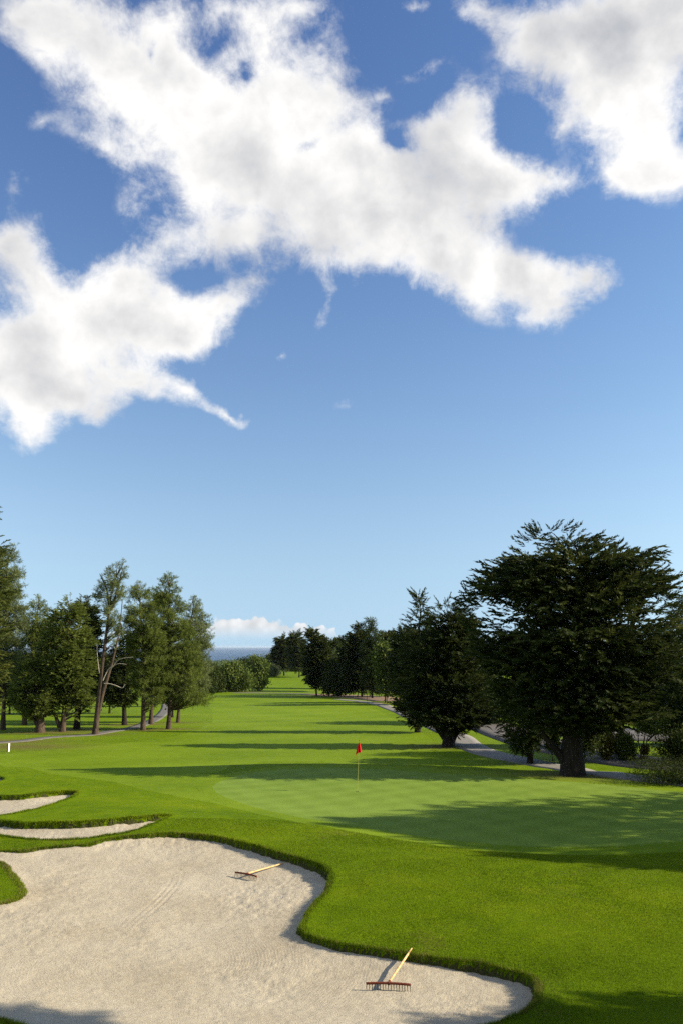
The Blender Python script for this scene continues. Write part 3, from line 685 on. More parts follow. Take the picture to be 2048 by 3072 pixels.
    if stem is None:
        lx = lean if lean is not None else 0.0
        topx, _ = env(np.array([ztop * .93])); zz_ = np.linspace(0, ztop * .93, 12)
        sx_ = topx[0] * (zz_ / zz_[-1]) ** 1.6 + np.sin(zz_ * .7 + seed) * tw * .35 + lx * zz_; stem_p = np.stack([sx_, np.sin(zz_ * .5 + seed * 2) * tw * .4, zz_], -1)
    else:
        pts = np.array([at_depth(a, b, Y) - g for a, b in stem]); stem_p = smooth_poly(pts, 3, closed=False)
    hh = stem_p[:, 2] / ztop
    rad = tw * np.clip(1 - hh, .04, 1) ** .8 * (1 + .38 * np.exp(-hh * ztop / max(tw * 1.6, .05)))
    stem_p[0, 2] = -.15
    W.tube(stem_p, rad, 14, rs, .07)
    for es in extra_stems:
        pts = np.array([at_depth(a, b, Y) - g for a, b, _ in es]); q = smooth_poly(pts, 3, closed=False)
        rr = np.interp(np.linspace(0, 1, len(q)), np.linspace(0, 1, len(es)), [c / FPX * Y * .5 for _, _, c in es]); W.tube(q, rr, 9, rs, .06)
    nl = pads if limbs is None else min(limbs, pads)
    for i in rs.permutation(pads)[:nl]:
        pc = PC[i]; hz = np.clip(pc[2] - np.hypot(pc[0], pc[1]) * rs.uniform(.35, .7), ztop * .06 if zbot > 1 else 0.02, ztop * .9)
        hz = max(hz, min(zbot * .75, pc[2] * .8)); j = np.interp(hz, stem_p[:, 2], np.arange(len(stem_p))); j0 = int(j); f = j - j0; j1 = min(j0 + 1, len(stem_p) - 1)
        a = stem_p[j0] * (1 - f) + stem_p[j1] * f; r0 = rad[j0] * .42; m_ = (a + pc) / 2 + np.array([0, 0, np.linalg.norm(pc - a) * rs.uniform(-.12, .08)]) + rs.normal(0, .05 * np.linalg.norm(pc - a), 3)
        tq = np.linspace(0, 1, 6)[:, None]; path = a * (1 - tq) ** 2 + 2 * m_ * tq * (1 - tq) + pc * tq ** 2
        W.tube(path, np.linspace(min(r0, .06 + .035 * np.linalg.norm(pc - a)), .012 + .004 * size, 6), 5)
    W.build('trunk', mats[1], root)
    if dead:
        D = Wood()
        for es in dead:
            pts = np.array([at_depth(a, b, Y) - g for a, b, _ in es]); pts[:, 1] -= .25 + .3 * np.arange(len(es)) / len(es)
            q = smooth_poly(pts, 4, closed=False); rr = np.interp(np.linspace(0, 1, len(q)), np.linspace(0, 1, len(es)), [c / FPX * Y * .3 for _, _, c in es]); D.tube(q, rr, 6, rs, .05)
        D.build('dead_branch', M['palebark'], root)
    return root

CY = (M['cypress'], M['darkbark']); DK = (M['darkleaf'], M['darkbark']); PN = (M['pine'], M['bark']); PB = (M['pineblue'], M['bark']); OK_ = (M['oak'], M['bark']); WL = (M['willow'], M['bark'])
G_R = 'cypresses on the right of the hole'; G_L = 'trees in the stand left of the fairway'; G_F = 'far trees at the end of the fairway'
make_tree('cypress', 'cypress_tree', [(1571,1602,1628),(1588,1580,1770),(1605,1562,1795),(1629,1520,1865),(1665,1500,1945),(1692,1472,1990),(1726,1415,2050),(1766,1350,2070),(1806,1320,2078),(1886,1340,2085),(1980,1395,2085),(2080,1440,2070),(2140,1500,1990),(2180,1530,1880)],
  (1717,2326), 'huge spreading dark cypress with thick dark trunk right of the green', 'tree', CY, 74, pads=320, per=42, size=.74, flat=.26, seed=11, depth=.28, thin=(1785, 1900, .55), tips=300, out=.9, upb=.32, inner=.36, gap=.13, limbs=170, group=G_R,
  stem=[(1717,2326),(1714,2250),(1722,2170),(1738,2080),(1755,1980),(1762,1880),(1765,1780),(1760,1700)],
  extra_stems=[[(1700,2290,30),(1672,2255,24),(1640,2215,16),(1612,2180,9)], [(1730,2200,50),(1775,2120,34),(1830,2020,22),(1880,1900,13),(1930,1800,7)], [(1712,2190,46),(1690,2080,34),(1660,1950,22),(1640,1800,14),(1625,1680,7)], [(1745,2080,30),(1790,1950,22),(1800,1800,14),(1810,1700,7)]])
make_tree('cypress', 'cypress_tree', [(1798,1316,1345),(1825,1292,1400),(1862,1275,1450),(1900,1250,1450),(1950,1205,1470),(2050,1188,1490),(2120,1196,1500),(2160,1215,1500),(2185,1285,1470),(2198,1320,1400)],
  (1345,2240), 'dense dark cypress with flared trunk beside the pale path', 'tree', CY, 38, pads=200, per=34, size=.72, flat=.34, seed=12, depth=.5, tips=110, out=.7, upb=.35, inner=.4, group=G_R,
  extra_stems=[[(1350,2215,30),(1375,2180,18),(1400,2150,10)], [(1340,2215,28),(1310,2180,18),(1290,2150,10)]])
make_tree('cypress', 'cypress_tree', [(1769,1246,1260),(1800,1236,1280),(1830,1230,1295),(1865,1214,1302),(1900,1206,1312),(1980,1192,1325),(2080,1180,1335),(2140,1182,1320),(2172,1200,1300)],
  (1250,2190), 'slim spire topped cypress behind the dense dark one', 'tree', CY, 18, Y=72, tips=120, pads=120, per=20, size=.9, flat=.36, seed=13, out=.75, upb=.3, inner=.3, group=G_R)
make_tree('cypress', 'cypress_tree', [(2020,1520,1690),(2080,1490,1700),(2140,1480,1700),(2180,1490,1695),(2215,1500,1665),(2240,1520,1630),(2258,1540,1590)],
  (1585,2291), 'small drooping cypress with straight grey trunk beside the cart path', 'tree', DK, 21, pads=120, per=26, size=.5, flat=.4, seed=14, out=.5, upb=-.1, group=G_R)
make_tree('pine', 'cypress_tree', [(1765,2050,2080),(1800,1995,2190),(1870,1950,2230),(1960,1905,2260),(2060,1880,2260),(2130,1900,2260),(2180,1950,2230)],
  (2075,2255), 'broad dark evergreen behind the huge cypress at the right edge', 'tree', DK, 30, Y=52, pads=150, per=24, size=1.0, flat=.4, seed=15, out=.6, upb=.3, group=G_R)
make_tree('cypress', 'cypress_tree', [(1905,1850,1900),(1950,1800,1960),(2020,1770,1990),(2090,1770,1985),(2140,1800,1960),(2160,1830,1930)],
  (1868,2225), 'mid green evergreen seen behind the forked trunk of the huge cypress', 'tree', DK, 16, Y=58, pads=90, per=22, size=1.0, flat=.45, seed=16, out=.5, upb=.3, group=G_R)
make_tree('leaf', 'oak_tree', [(1940,1320,1400),(1980,1290,1470),(2060,1280,1560),(2120,1300,1580),(2150,1340,1540)],
  (1430,2160), 'dark leafy tree filling the gap between the two big cypresses', 'tree', DK, 16, Y=85, pads=80, per=20, size=1.3, flat=.7, seed=17)

# left stand
make_tree('cypress', 'cypress_tree', [(1440,-150,-110),(1500,-240,5),(1560,-260,0),(1600,-280,-12),(1660,-300,35),(1700,-320,20),(1785,-330,72),(1830,-330,20),(1890,-330,38),(1960,-320,25),(2060,-310,35),(2130,-270,20)],
  (-130,2250), 'tall olive green cypress reaching in at the left edge', 'tree', (M['olive'], M['bark']), 50, pads=255, per=27, size=0.69, padk=.82, flat=.30, seed=21, out=.75, upb=.25, group=G_L)
make_tree('pine', 'pine_tree', [(1622,45,66),(1660,-30,74),(1710,-60,80),(1745,-60,74),(1800,-60,80),(1850,-60,96),(1930,-60,90),(2010,-60,80),(2080,-40,60)],
  (10,2190), 'pale grey green pine standing behind the tall cypress at the left edge', 'tree', PB, 16, pads=165, per=23, size=0.78, padk=.82, flat=.6, seed=22, group=G_L)
make_tree('pine', 'pine_tree', [(1772,112,128),(1800,86,150),(1850,60,185),(1920,40,200),(2000,20,200),(2080,20,170),(2120,30,140)],
  (75,2176), 'ragged green pine with pointed top left of the stand', 'tree', PN, 16, pads=180, per=23, size=0.83, padk=.82, flat=.55, seed=23, gap=.3, group=G_L)
make_tree('cypress', 'cypress_tree', [(1948,98,130),(1985,55,165),(2040,32,184),(2100,26,190),(2135,45,175),(2160,80,150)],
  (125,2197), 'low rounded olive cypress with a thick mossy forked trunk', 'tree', PN, 30, pads=195, per=23, size=0.54, padk=.82, flat=.42, seed=24, group=G_L,
  extra_stems=[[(118,2180,16),(100,2150,10),(84,2132,6)], [(130,2150,20),(140,2100,12),(165,2050,6)]])
make_tree('cypress', 'cypress_tree', [(1776,204,222),(1800,180,250),(1850,138,275),(1920,110,290),(2000,100,300),(2070,115,300),(2110,150,290),(2150,165,240)],
  (188,2195), 'green cypress with curved fork low on its trunk', 'tree', PN, 20, pads=225, per=23, size=0.65, padk=.82, flat=.36, seed=25, out=.65, upb=.4, group=G_L,
  extra_stems=[[(180,2180,14),(166,2145,8),(150,2128,5)]])
make_tree('cypress', 'cypress_tree', [(1778,248,264),(1805,225,288),(1860,205,312),(1940,195,318),(2040,195,312),(2100,212,292),(2135,225,275)],
  (228,2188), 'narrower cypress with flared base left of the leaning pine', 'tree', DK, 21, pads=165, per=23, size=0.65, padk=.82, flat=.36, seed=26, out=.6, upb=.4, group=G_L)
make_tree('pine', 'pine_tree', [(1670,368,384),(1686,340,387),(1715,305,390),(1745,282,390),(1785,274,388),(1820,290,388),(1870,300,384),(1930,310,372),(1990,318,362)],
  (286,2204), 'tallest leaning forked pine with bare trunk and bleached dead branches', 'tree', PB, 20, pads=111, per=17, size=0.48, padk=.82, flat=.75, seed=27, gap=.45, out=.4, upb=.6, group=G_L,
  stem=[(286,2204),(293,2140),(301,2070),(309,1990),(320,1900),(332,1800),(345,1740),(372,1685)],
  extra_stems=[[(294,2150,11),(312,2070,10),(332,2005,8),(352,1925,6),(362,1860,3),(368,1800,2)], [(330,1830,8),(322,1770,5),(300,1720,2)], [(335,1830,9),(352,1770,5),(368,1710,2)]],
  dead=[[(312,2040,5),(328,2008,5),(345,1995,4),(365,1976,3),(405,1970,2)], [(336,2003,4),(358,1990,3),(386,1992,2)], [(316,2049,5),(335,2050,4),(355,2056,4),(372,2062,4),(380,2050,2)], [(302,2020,3),(297,1970,3),(296,1930,2)], [(350,1925,4),(362,1900,3),(385,1885,2)]])
make_tree('cypress', 'cypress_tree', [(1860,350,375),(1900,335,400),(1950,330,412),(2030,312,422),(2085,315,425),(2115,330,410)],
  (374,2175), 'dark cypress right behind the leaning pine with a plain straight trunk', 'tree', DK, 17, pads=142, per=18, size=0.62, padk=.82, flat=.32, seed=28, gap=.3, out=.7, upb=.25, group=G_L)
make_tree('pine', 'pine_tree', [(1732,404,432),(1760,384,455),(1800,372,480),(1880,362,500),(1980,376,512),(2060,388,515),(2100,405,500),(2125,424,475)],
  (431,2191), 'bushy olive pine with narrow top right of the leaning pine', 'tree', PN, 17, pads=210, per=23, size=0.62, padk=.82, flat=.55, seed=29, group=G_L)
make_tree('pine', 'pine_tree', [(1758,436,484),(1790,424,506),(1850,412,535),(1950,415,545),(2050,420,535),(2105,436,500)],
  (455,2173), 'blunt topped pine half hidden between two taller pines', 'tree', PN, 14, pads=165, per=21, size=0.69, padk=.82, flat=.55, seed=30, group=G_L)
make_tree('pine', 'pine_tree', [(1702,502,512),(1712,490,538),(1745,466,544),(1768,456,545),(1800,455,560),(1850,455,575),(1910,462,600),(1980,458,615),(2050,450,628),(2085,475,640),(2110,515,632)],
  (507,2187), 'tall full pine with crooked twin top and low branches over the grass', 'tree', PN, 15, pads=247, per=23, size=0.62, padk=.82, flat=.5, seed=31, group=G_L)
make_tree('pine', 'pine_tree', [(1774,568,592),(1800,556,608),(1830,544,628),(1855,545,640),(1876,545,638),(1905,530,652),(1930,525,650),(1970,525,642),(2040,525,645),(2095,545,620)],
  (533,2168), 'shaggy pine standing at the right end of the left stand', 'tree', PB, 12, pads=187, per=21, size=0.69, padk=.82, flat=.5, seed=32, group=G_L, lean=0.0)
for i, (bx, by, p, lab) in enumerate([
  ((518), 2152, [(1990,500,530),(2030,480,560),(2080,480,570),(2110,495,550)], 'small pine showing its thin trunk beyond the twin topped pine'),
  ((466), 2120, [(1960,440,490),(2010,420,510),(2060,425,510),(2095,440,495)], 'distant small pine glimpsed between the trunks of the left stand'),
  ((30), 2142, [(1960,0,60),(2010,-30,90),(2070,-30,100),(2110,0,80)], 'distant dark tree low behind the left edge of the stand'),
  ((330), 2140, [(1960,300,360),(2010,270,390),(2070,265,400),(2100,290,380)], 'distant dark tree seen behind the leaning pine trunk'),
  ((240), 2142, [(1940,200,280),(2010,180,300),(2070,185,300),(2100,200,280)], 'distant dark tree seen behind the two left cypresses'),
  ((600), 2092, [(1985,590,620),(2010,570,650),(2050,565,660),(2075,580,650)], 'dark round tree at the fairway edge behind the shaggy pine')]):
    make_tree('leaf', 'oak_tree', p, (bx, by), lab, 'tree', DK, 7, pads=82, per=16, size=1.31, padk=.82, flat=.7, seed=40 + i, group=G_F if i > 4 else G_L)

# far trees
def far(kind, name, p, base, lab, mats, w=5, Y=None, size=1.7, pads=100, per=20, seed=0, flat=.6, **k):
    return make_tree(kind, name, p, base, lab, 'tree', mats, w, Y=Y, pads=pads, per=per, size=size, flat=flat, seed=seed, group=G_F, limbs=20, shr=.25, **k)
far('leaf', 'oak_tree', [(1996,690,720),(2010,668,742),(2030,658,756),(2055,660,758),(2068,675,745)], (708,2075), 'broad low oak at the far left end of the fairway', OK_, 8, seed=51)
far('leaf', 'oak_tree', [(2000,620,640),(2020,606,664),(2045,600,672),(2068,610,668)], (640,2078), 'dark oak bush left of the broad low oak', DK, 6, seed=52)
far('leaf', 'oak_tree', [(1982,752,785),(1995,745,797),(2020,750,803),(2045,750,800),(2062,765,795)], (778,2074), 'airy oak with a pair of pale trunks at the far fairway end', (M['oak'], M['palebark']), 5, seed=53,
    extra_stems=[[(774,2073,5),(770,2050,4),(766,2030,2)]])
far('leaf', 'shrub', [(2002,805,830),(2010,796,838),(2020,794,842),(2026,800,838)], (818,2029), 'grey green rounded bush on the far slope', WL, 3, seed=54, pads=30)
far('cypress', 'cypress_tree', [(1917,845,850),(1932,836,858),(1955,828,864),(1980,826,868),(2000,835,866)], (853,2022), 'distant slender conifer standing alone on the far slope', CY, 5, Y=300, seed=55, size=2.6, out=.6, upb=.2)
far('cypress', 'cypress_tree', [(1906,884,892),(1925,873,902),(1950,870,912),(1980,868,916),(2005,880,912)], (898,2022), 'distant broad conifer with a pointed crown on the far slope', CY, 5, Y=290, seed=56, size=2.6, out=.5, upb=.3)
far('leaf', 'oak_tree', [(1970,805,820),(1985,798,832),(2005,800,835),(2012,805,828)], (815,2024), 'small dark tree left of the two distant conifers', DK, 4, Y=320, seed=57, pads=30, size=2.4)
far('leaf', 'oak_tree', [(1990,720,740),(1998,700,752),(2020,696,756),(2030,705,748)], (725,2060), 'dark tree top rising behind the broad low oak', DK, 4, Y=290, seed=58, pads=36, size=2.4)
far('leaf', 'oak_tree', [(2000,900,920),(2008,870,935),(2016,865,940),(2021,880,930)], (905,2026), 'low dark thicket behind the trunks of the distant conifers', DK, 3, Y=335, seed=59, pads=36, size=2.4)
far('cypress', 'cypress_tree', [(1897,930,942),(1915,920,958),(1925,919,975),(1952,917,990),(2000,915,985),(2040,922,970),(2065,935,962)], (950,2088), 'tall dark cypress standing at the left end of the far right row', CY, 6, seed=60, pads=110, out=.4)
far('leaf', 'willow_tree', [(1966,968,990),(1985,952,1004),(2010,946,1006),(2036,950,1000),(2050,958,985)], (972,2090), 'pale grey green willow between darker far trees', WL, 4, Y=176, seed=61)
far('leaf', 'oak_tree', [(1986,990,1030),(2010,975,1042),(2045,966,1044),(2070,972,1040),(2080,985,1030)], (1014,2089), 'round dark oak on a short thick trunk in the far right row', DK, 9, seed=62)
far('cypress', 'cypress_tree', [(1922,990,1002),(1935,978,1020),(1960,975,1038),(2020,975,1042)], (1005,2082), 'dark evergreen behind the pale willow', DK, 5, Y=215, seed=63)
far('cypress', 'cypress_tree', [(1869,1073,1079),(1886,1066,1092),(1903,1054,1097),(1925,1042,1100),(1955,1026,1112),(2010,1026,1112),(2060,1032,1106),(2075,1045,1100)], (1084,2092), 'tallest far cypress with a twin spire top', CY, 7, seed=64, pads=130, out=.55, upb=.4)
far('pine', 'pine_tree', [(1860,1111,1115),(1885,1105,1124),(1902,1098,1130),(1925,1094,1142),(1965,1088,1165),(2020,1086,1170),(2060,1090,1160),(2078,1105,1135)], (1115,2095), 'far evergreen with a bare antler like spike on top', DK, 6, seed=65, pads=130, out=.5, upb=.4)
far('leaf', 'oak_tree', [(1945,1140,1170),(1975,1130,1188),(2020,1130,1196),(2060,1136,1192),(2080,1145,1180)], (1155,2108), 'green leafy tree with straight trunk right end of the far row', OK_, 5, seed=66, pads=80)
far('cypress', 'cypress_tree', [(1896,1165,1180),(1915,1140,1200),(1950,1130,1215),(2030,1130,1215),(2070,1140,1205)], (1172,2092), 'dark cypress behind the green leafy tree', CY, 6, Y=165, seed=67, pads=100, out=.5)
far('cypress', 'cypress_tree', [(1890,1205,1222),(1905,1185,1250),(1950,1175,1270),(2040,1175,1275),(2080,1185,1250)], (1215,2100), 'dark cypress filling the gap left of the spire topped one', CY, 6, Y=130, seed=68, pads=100, out=.5)
far('cypress', 'cypress_tree', [(1905,1030,1060),(1925,1010,1075),(1960,1005,1080),(2040,1005,1080)], (1040,2082), 'dark cypress behind the tall twin spired one', CY, 5, Y=230, seed=69, pads=80, out=.5)

# shrubs and hedges by the road on the right
make_tree('leaf', 'shrub', [(2148,1806,1822),(2170,1798,1834),(2210,1792,1838),(2250,1792,1840),(2274,1800,1836)], (1816,2279), 'upright shrub with orange and yellow leaf tips behind the huge trunk', 'shrub', (M['yellowleaf'], M['bark']), 3, pads=50, per=16, size=.42, flat=.8, seed=71, limbs=12)
make_tree('leaf', 'shrub', [(2196,1850,1880),(2210,1838,1900),(2240,1834,1912),(2272,1838,1912)], (1874,2280), 'rounded yellow green shrub beside the upright orange tipped one', 'shrub', (M['oak'], M['bark']), 3, pads=60, per=16, size=.42, flat=.8, seed=72, limbs=12)
make_tree('leaf', 'small_tree', [(2146,1930,1975),(2156,1895,2005),(2176,1884,2012),(2192,1890,2000)], (1938,2283), 'small multi stemmed tree with crooked branches beside the road', 'tree', (M['oak'], M['bark']), 6, pads=40, per=14, size=.45, flat=.5, seed=73, limbs=12,
   stem=[(1938,2283),(1940,2250),(1938,2220),(1950,2200),(1975,2188)], extra_stems=[[(1918,2278,4),(1924,2245,4),(1932,2210,3),(1936,2180,2)], [(1921,2265,4),(1914,2225,3),(1910,2185,2)], [(1940,2222,5),(1958,2205,4),(1975,2192,2)]])
make_tree('leaf', 'shrub', [(2236,1922,1940),(2246,1920,1944),(2276,1922,1942)], (1930,2281), 'young yellow leafed sapling bush at the foot of the small tree', 'shrub', (M['yellowleaf'], M['bark']), 2, pads=14, per=12, size=.3, flat=.9, seed=74, limbs=5)
make_tree('leaf', 'hedge', [(2192,2030,2120),(2206,1985,2180),(2235,1958,2200),(2270,1960,2210),(2285,1970,2210)], (2040,2292), 'dark rounded hedge at the right edge beyond the road', 'hedge', DK, 4, pads=90, per=18, size=.5, flat=.8, seed=75, limbs=10)
make_tree('leaf', 'hedge', [(2296,2000,2200),(2304,1900,2300),(2318,1855,2350),(2330,1880,2350),(2340,1950,2350)], (2010,2346), 'low dark hedge between the path and the road at right', 'hedge', DK, 4, Y=36.2, pads=120, per=26, size=.22, flat=.6, seed=76, limbs=10, depth=.25)
make_tree('leaf', 'shrub', [(2180,1640,1655),(2200,1630,1672),(2235,1632,1676),(2250,1640,1670)], (1655,2262), 'bright green bush glimpsed left of the huge trunk', 'shrub', (M['oak'], M['bark']), 3, Y=50, pads=30, per=14, size=.45, flat=.8, seed=77, limbs=6)
make_tree('leaf', 'hedge', [(2120,1700,1800),(2150,1690,1850),(2200,1690,1800),(2265,1700,1795)], (1750,2272), 'dark tall thicket directly behind the huge trunk', 'hedge', DK, 3, Y=49, pads=70, per=16, size=.6, flat=.8, seed=78, limbs=8)
make_tree('leaf', 'oak_tree', [(2050,1990,2080),(2090,1960,2160),(2150,1950,2160),(2185,1975,2150)], (2040,2215), 'dark leafy tree above the rounded hedge at the right edge', 'tree', DK, 8, Y=60, pads=60, per=18, size=1.0, flat=.7, seed=79)

# trees just outside the frame on the right, whose shade falls over the green and the foreground
def off_tree(x, y, h, w, zb, lab, seed, pads=90, mats=CY, size=.9, kind='cypress', flat=.4):
    g = np.array([x, y, float(base_h(x, y))]); rs = np.random.default_rng(seed)
    root = empty('cypress_tree', g); tag(root, lab, 'tree')
    z = rs.uniform(zb, h, pads); k = 1 - ((z - zb) / (h - zb)) ** 1.7; rr = w * np.clip(k, .08, 1); phi = rs.uniform(0, 6.283, pads); rho = rs.random(pads) ** .5 * .9
    PC = np.stack([rr * rho * np.cos(phi), rr * rho * np.sin(phi), z], -1); pr = np.clip(rr * .35, .3, 2)
    tm = spray_template(kind, rs).reshape(-1, 3); per = 26; pi_ = np.repeat(np.arange(pads), per); N_ = len(pi_)
    u = rs.normal(0, .55, (N_, 3)); off = u * pr[pi_][:, None]; off[:, 2] *= flat; pos = PC[pi_] + off
    d = np.stack([np.cos(phi[pi_]), np.sin(phi[pi_]), np.full(N_, .4)], -1) + rs.normal(0, .4, (N_, 3)); d /= np.linalg.norm(d, axis=1)[:, None]
    s = np.cross(d, rs.normal(0, 1, (N_, 3))); s /= np.linalg.norm(s, axis=1)[:, None]; t = np.cross(d, s)
    V = ((tm[None, :, 0:1] * d[:, None] + tm[None, :, 1:2] * s[:, None] + tm[None, :, 2:3] * t[:, None]) * size + pos[:, None]).reshape(-1, 3)
    mesh_obj('crown', V, np.arange(len(V)).reshape(-1, 3), mats[0], root, attrs={'tint': np.repeat(rs.random(N_), len(tm))})
    W = Wood(); W.tube([(0, 0, -.1), (0, .1, h * .3), (.1, 0, h * .7), (0, 0, h * .95)], [.4, .3, .18, .04], 10, rs, .05)
    for i in range(0, pads, 2): W.tube([(0, 0, max(.8, PC[i, 2] * .75)), PC[i] * np.array([.5, .5, .92]), PC[i]], [.08, .05, .02], 5)
    W.build('trunk', mats[1], root)
OFFT = [(25.5, 25.3, 12.6, 9.2, .3, 'big cypress just outside the right edge shading the green', 81, 205),
        (26.0, 38.6, 9.5, 3.2, .2, 'bushy cypress outside the right edge beside the low hedge', 85, 90),
        (16.5, 21.0, 6.0, 1.6, .5, 'small cypress outside the right edge with a thin shadow', 82, 60),
        (13.5, 10.6, 6.5, 3.0, .3, 'cypress outside the lower right corner shading the near turf', 83, 70),
        (9.5, 10.2, 9.2, 2.1, 5.6, 'tall cypress beside the viewpoint shading the lower left of the bunker', 84, 90)]
for (x, y, h, w, zb, lab, sd, pd) in OFFT: off_tree(x, y, h, w, zb, lab, sd, pd)

# far wood on the coastal plain: one mass that cannot be counted
def far_wood():
    rs = np.random.default_rng(90); n = 4200
    y = rs.uniform(430, 3250, n) ** 1.0; x = rs.uniform(-.50, .50, n) * y; g = base_h(x, y)
    h = rs.uniform(7, 15, n) * np.where(y > 1500, 1.7, 1); w = h * rs.uniform(.35, .65, n)
    # keep the view line over the sea open
    lim = 5.6 - np.tan(R(.86)) * y; h = np.minimum(h, np.maximum(lim - g, 2) * rs.uniform(.8, 1.06, n)); keep = h > 2.5; x, y, g, h, w = [q[keep] for q in (x, y, g, h, w)]; n = len(x)
    m = 70; u = rs.normal(0, 1, (n, m, 3)); u /= np.linalg.norm(u, axis=2)[..., None]; u *= (rs.random((n, m, 1)) ** .3)
    c = np.stack([x, y, g + h * .55], -1)[:, None] + u * np.stack([w * .6, w * .6, h * .48], -1)[:, None]
    s = (w * .16)[:, None, None]; V = c[:, :, None] + rs.normal(0, 1, (n, m, 3, 3)) * s[..., None]
    tint = np.repeat(np.clip(rs.normal(.5, .25, n), 0, 1), m * 3)
    o = mesh_obj('far_wood', V.reshape(-1, 3), np.arange(n * m * 3).reshape(-1, 3), M['oak'], attrs={'tint': tint}); tag(o, 'hazy far wood on the coastal plain before the sea', kind='stuff')
far_wood()

# ------------------------------------------------------------------ objects
def box_vf(c, s, rot=None):
    v = np.array([(a, b, d) for a in (-.5, .5) for b in (-.5, .5) for d in (-.5, .5)]) * np.array(s)
    if rot is not None: v = v @ np.array(rot).T
    return v + np.array(c), np.array([(0, 1, 3, 2), (4, 6, 7, 5), (0, 4, 5, 1), (2, 3, 7, 6), (0, 2, 6, 4), (1, 5, 7, 3)])
def bevel(o, w, seg=2):
    md = o.modifiers.new('bevel', 'BEVEL'); md.width = w; md.segments = seg
def gsand(px, py):
    """point of the big bunker's sand seen at this pixel"""
    d = ray(px, py); lo, hi = 8.0, 40.0
    t = lo
    while t < hi:
        p = d * t
        if CAMZ + p[2] <= float(sand_h(np.array([p[0]]), np.array([p[1]]), 0)[0]): break
        t *= 1.001
    p = d * t; return np.array([p[0], p[1], CAMZ + p[2]])
def make_rake(foot_px, a_px, b_px, end_px, width, length, lab, end_h, end_ground=None):
    A = gsand(*a_px); B = gsand(*b_px); foot = gsand(*foot_px)
    dx = (B - A)[:2]; ang = math.atan2(dx[1], dx[0])
    root = empty('bunker_rake', foot, ang); tag(root, lab, 'rake', 'wooden rakes lying in the large bunker')
    # head: a curved bar standing on its tines
    n = 13; xs = np.linspace(-width / 2, width / 2, n); top = .105
    path = np.stack([xs, .012 * np.cos(xs / width * math.pi), np.full(n, top) - .01 * (2 * xs / width) ** 2], -1)
    V, Fq = tube(path, np.full(n, .021), 6); V[:, 1] = (V[:, 1] - .0) * .8
    caps = [np.array([list(range(6))[::-1]]), np.array([list(range((n - 1) * 6, n * 6))])]
    o = mesh_obj('head', V, [Fq] + caps, M['redwood'], root); bevel(o, .003)
    nt_ = 17
    for i in range(nt_):
        x = -width / 2 * .97 + width * .97 * i / (nt_ - 1)
        V, Fq = tube([(x, .0, top - .012), (x, -.006, .05), (x, -.018, -.012)], [.0065, .0058, .003], 6)
        mesh_obj('tine', V, Fq, M['tine'], root)
    # handle
    d = ray(*end_px); f0 = foot + np.array([0, 0, top])       # the end of the handle rests just above the turf of the lip
    for t in np.linspace(8, 40, 6000):
        p = d * t + np.array([0, 0, CAMZ]); gz = max(float(ground_h(p[:1], p[1:2])[0]), 0)
        if p[2] < gz + end_h: break
    E = p
    c, s = math.cos(-ang), math.sin(-ang); e = E - foot; e = np.array([e[0] * c - e[1] * s, e[0] * s + e[1] * c, e[2]])
    p0 = np.array([0, 0, top]); q = np.linspace(0, 1, 9)[:, None]; path = p0 + (e - p0) * q
    V, Fq = tube(path, [.016, .019, .019, .019, .019, .019, .018, .017, .010], 10)
    mesh_obj('handle', V, [Fq, np.array([list(range(80, 90))])], M['handle'], root, smooth=True)
    V, Fq = tube([p0 + (e - p0) * .0 + np.array([0, 0, -.005]), p0 + (e - p0) * .06], [.026, .022], 10); mesh_obj('socket', V, Fq, M['redwood'], root)
    print('RAKE', lab, 'foot', foot.round(2), 'end', E.round(2), 'ground', round(gz, 2), 'len', np.linalg.norm(E - f0).round(2), 'AB', np.linalg.norm(B - A).round(2))
make_rake((1164,2972), (1096,2973), (1226,2976), (1234,2845), .70, 1.55, 'near wooden rake with tan handle leaning towards the grass lip', .025)
make_rake((738,2636), (703,2630), (756,2640), (856,2588), .66, 1.35, 'farther wooden rake lying near the back lip of the large bunker', .06)

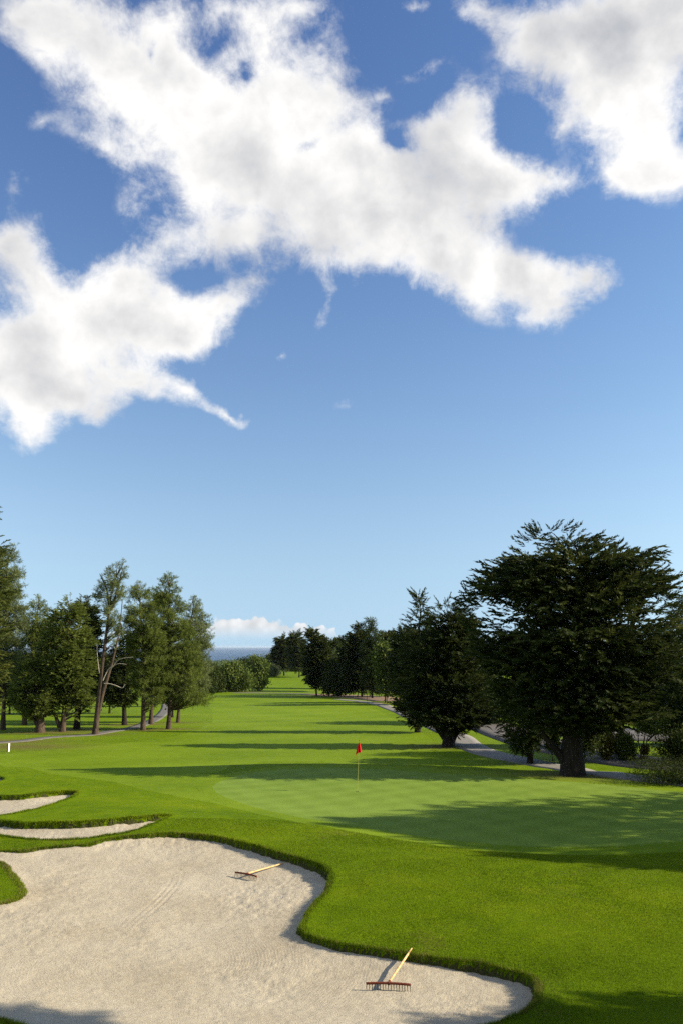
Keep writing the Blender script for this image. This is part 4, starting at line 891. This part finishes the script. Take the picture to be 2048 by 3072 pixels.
def flagstick():
    b = ground_pt(1071, 2375); root = empty('flagstick', b); tag(root, 'thin pale yellow flagstick with limp red flag on the green', 'golf flag')
    top = at_depth(1076.5, 2222, b[1]) - b
    V, Fq = tube([(0, 0, 0), top * .5, top], [.008, .007, .006], 10); mesh_obj('pole', V, Fq, M['flagpole'], root, smooth=True)
    k = top[2] / 153.0; q = 26; rows = []
    # cloth: gathered at the top, two drooping lobes
    nu, nv = 33, 22
    for j in range(nv):
        v = j / (nv - 1)
        for i in range(nu):
            u = i / (nu - 1) * 2 - 1
            half_l = 11.5 * v ** .9 + .8; half_r = 8.0 * v ** .9 + .8
            x = (u * half_l if u < 0 else u * half_r)
            ln = 31 + (7.0 * max(-u, 0) ** 1.5 if u < 0 else -2.5 * u * (2 - u) + 0) - 0.0 + 2.5 * abs(u) * math.sin(u * 5)
            z = top[2] - 5 * k - v * ln * k
            yv = .045 * v * math.sin(u * 7.5 + v * 1.2) - .035 * v * (1 if abs(u) > .25 else .4)
            xx = top[0] + x * k; yc = top[1] - .014
            rows.append((xx, yc + yv, z))
    ii = np.arange(nu * nv).reshape(nv, nu); Fq = np.stack([ii[:-1, :-1], ii[:-1, 1:], ii[1:, 1:], ii[1:, :-1]], -1).reshape(-1, 4)
    o = mesh_obj('flag', rows, Fq, M['flag'], root, smooth=True); sd = o.modifiers.new('thickness', 'SOLIDIFY'); sd.thickness = .004
    V, Fq = tube([top + np.array([0, 0, -.02]), top + np.array([0, 0, .03])], [.016, .006], 8); mesh_obj('tip', V, Fq, M['black'], root)
    an = np.arange(16) / 16 * 2 * math.pi
    V = np.concatenate([np.stack([.054 * np.cos(an), .054 * np.sin(an), np.full(16, .006)], -1), np.stack([.054 * np.cos(an), .054 * np.sin(an), np.full(16, -.1)], -1)])
    Fq = np.array([(i, (i + 1) % 16, 16 + (i + 1) % 16, 16 + i) for i in range(16)]); o = mesh_obj('cup', V, Fq, M['black'], root)
flagstick()

def marker_post():
    b = ground_pt(25.5, 2255); root = empty('marker_post', b, R(62)); tag(root, 'short square white post with a rust red side at the left edge', 'post')
    t = at_depth(25.5, 2230, b[1])[2] - b[2]; w = .115
    v, f = box_vf((0, 0, t / 2 - .05), (w, w, t + .1)); o = mesh_obj('post', v, f, M['white'], root); bevel(o, .008)
    v, f = box_vf((-w / 2 - .003, 0, t / 2), (.006, w * .9, t * .96)); mesh_obj('side_panel', v, f, M['rust'], root)
    v, f = box_vf((0, -w / 2 - .002, t / 2), (w * .0 + .02, .004, t * .5))
marker_post()
for (px, py, tp, lab) in ((1100, 2103, 2081, 'thin dark stake left of the bend in the far cart path'), (1160, 2112, 2090, 'thin dark stake right beside the straight trunked leafy tree')):
    b = ground_pt(px, py); h = at_depth(px, tp, b[1])[2] - b[2]; root = empty('marker_stake', b); tag(root, lab, 'stake', 'stakes beside the far path')
    V, Fq = tube([(0, 0, -.1), (0, 0, h * .6), (.02, 0, h)], [.05, .045, .04], 8); mesh_obj('shaft', V, Fq, M['darkbark'], root)
    v, f = box_vf((0, 0, h), (.13, .13, .05)); o = mesh_obj('cap', v, f, M['tine'], root); bevel(o, .01)

def far_house(px, py, Y, w, h, lab, tilt):
    p = at_depth(px, py, Y); root = empty('house', (p[0], Y, p[2] - h), tilt); tag(root, lab, 'house', 'white houses far off before the sea')
    g = float(base_h(p[0], Y)) - (p[2] - h) - 1
    v, f = box_vf((0, 0, (h * .62 + g) / 2), (w, w * .7, h * .62 - g)); mesh_obj('wall', v, f, M['white'], root)
    a, b_, z0 = w * .54, w * .40, h * .62; V = [(-a, -b_, z0), (a, -b_, z0), (a, b_, z0), (-a, b_, z0), (-a, 0, h), (a, 0, h)]
    mesh_obj('roof', V, [np.array([(0, 1, 5, 4), (2, 3, 4, 5), (3, 2, 1, 0)]), np.array([(0, 4, 3), (1, 2, 5)])], M['redroof'], root)
    for s in (-.28, 0, .28):
        v, f = box_vf((s * w, -w * .35 - .05, h * .34), (w * .13, .2, h * .2)); mesh_obj('window', v, f, M['black'], root)
far_house(743, 1980, 2050, 16, 11, 'white house catching the sun on the far plain', .5)
far_house(717, 1992, 1700, 12, 7, 'small white house lower left of the other far house', -.4)

# ------------------------------------------------------------------ haze over land and sea
def haze():
    m = bpy.data.materials.new('haze_air'); m.use_nodes = True; nt = m.node_tree; nt.nodes.clear()
    o_ = nt.nodes.new('ShaderNodeOutputMaterial'); v = nt.nodes.new('ShaderNodeVolumePrincipled'); v.inputs['Color'].default_value = (.72, .86, 1, 1)
    v.inputs['Density'].default_value = 2.4e-5; v.inputs['Anisotropy'].default_value = .2; nt.links.new(v.outputs[0], o_.inputs['Volume'])
    a, f = box_vf((0, 28000, -31.5), (100000, 70000, 110)); tag(mesh_obj('haze', a, f, m), 'thin blue sea haze over the plain', kind='stuff')
haze()
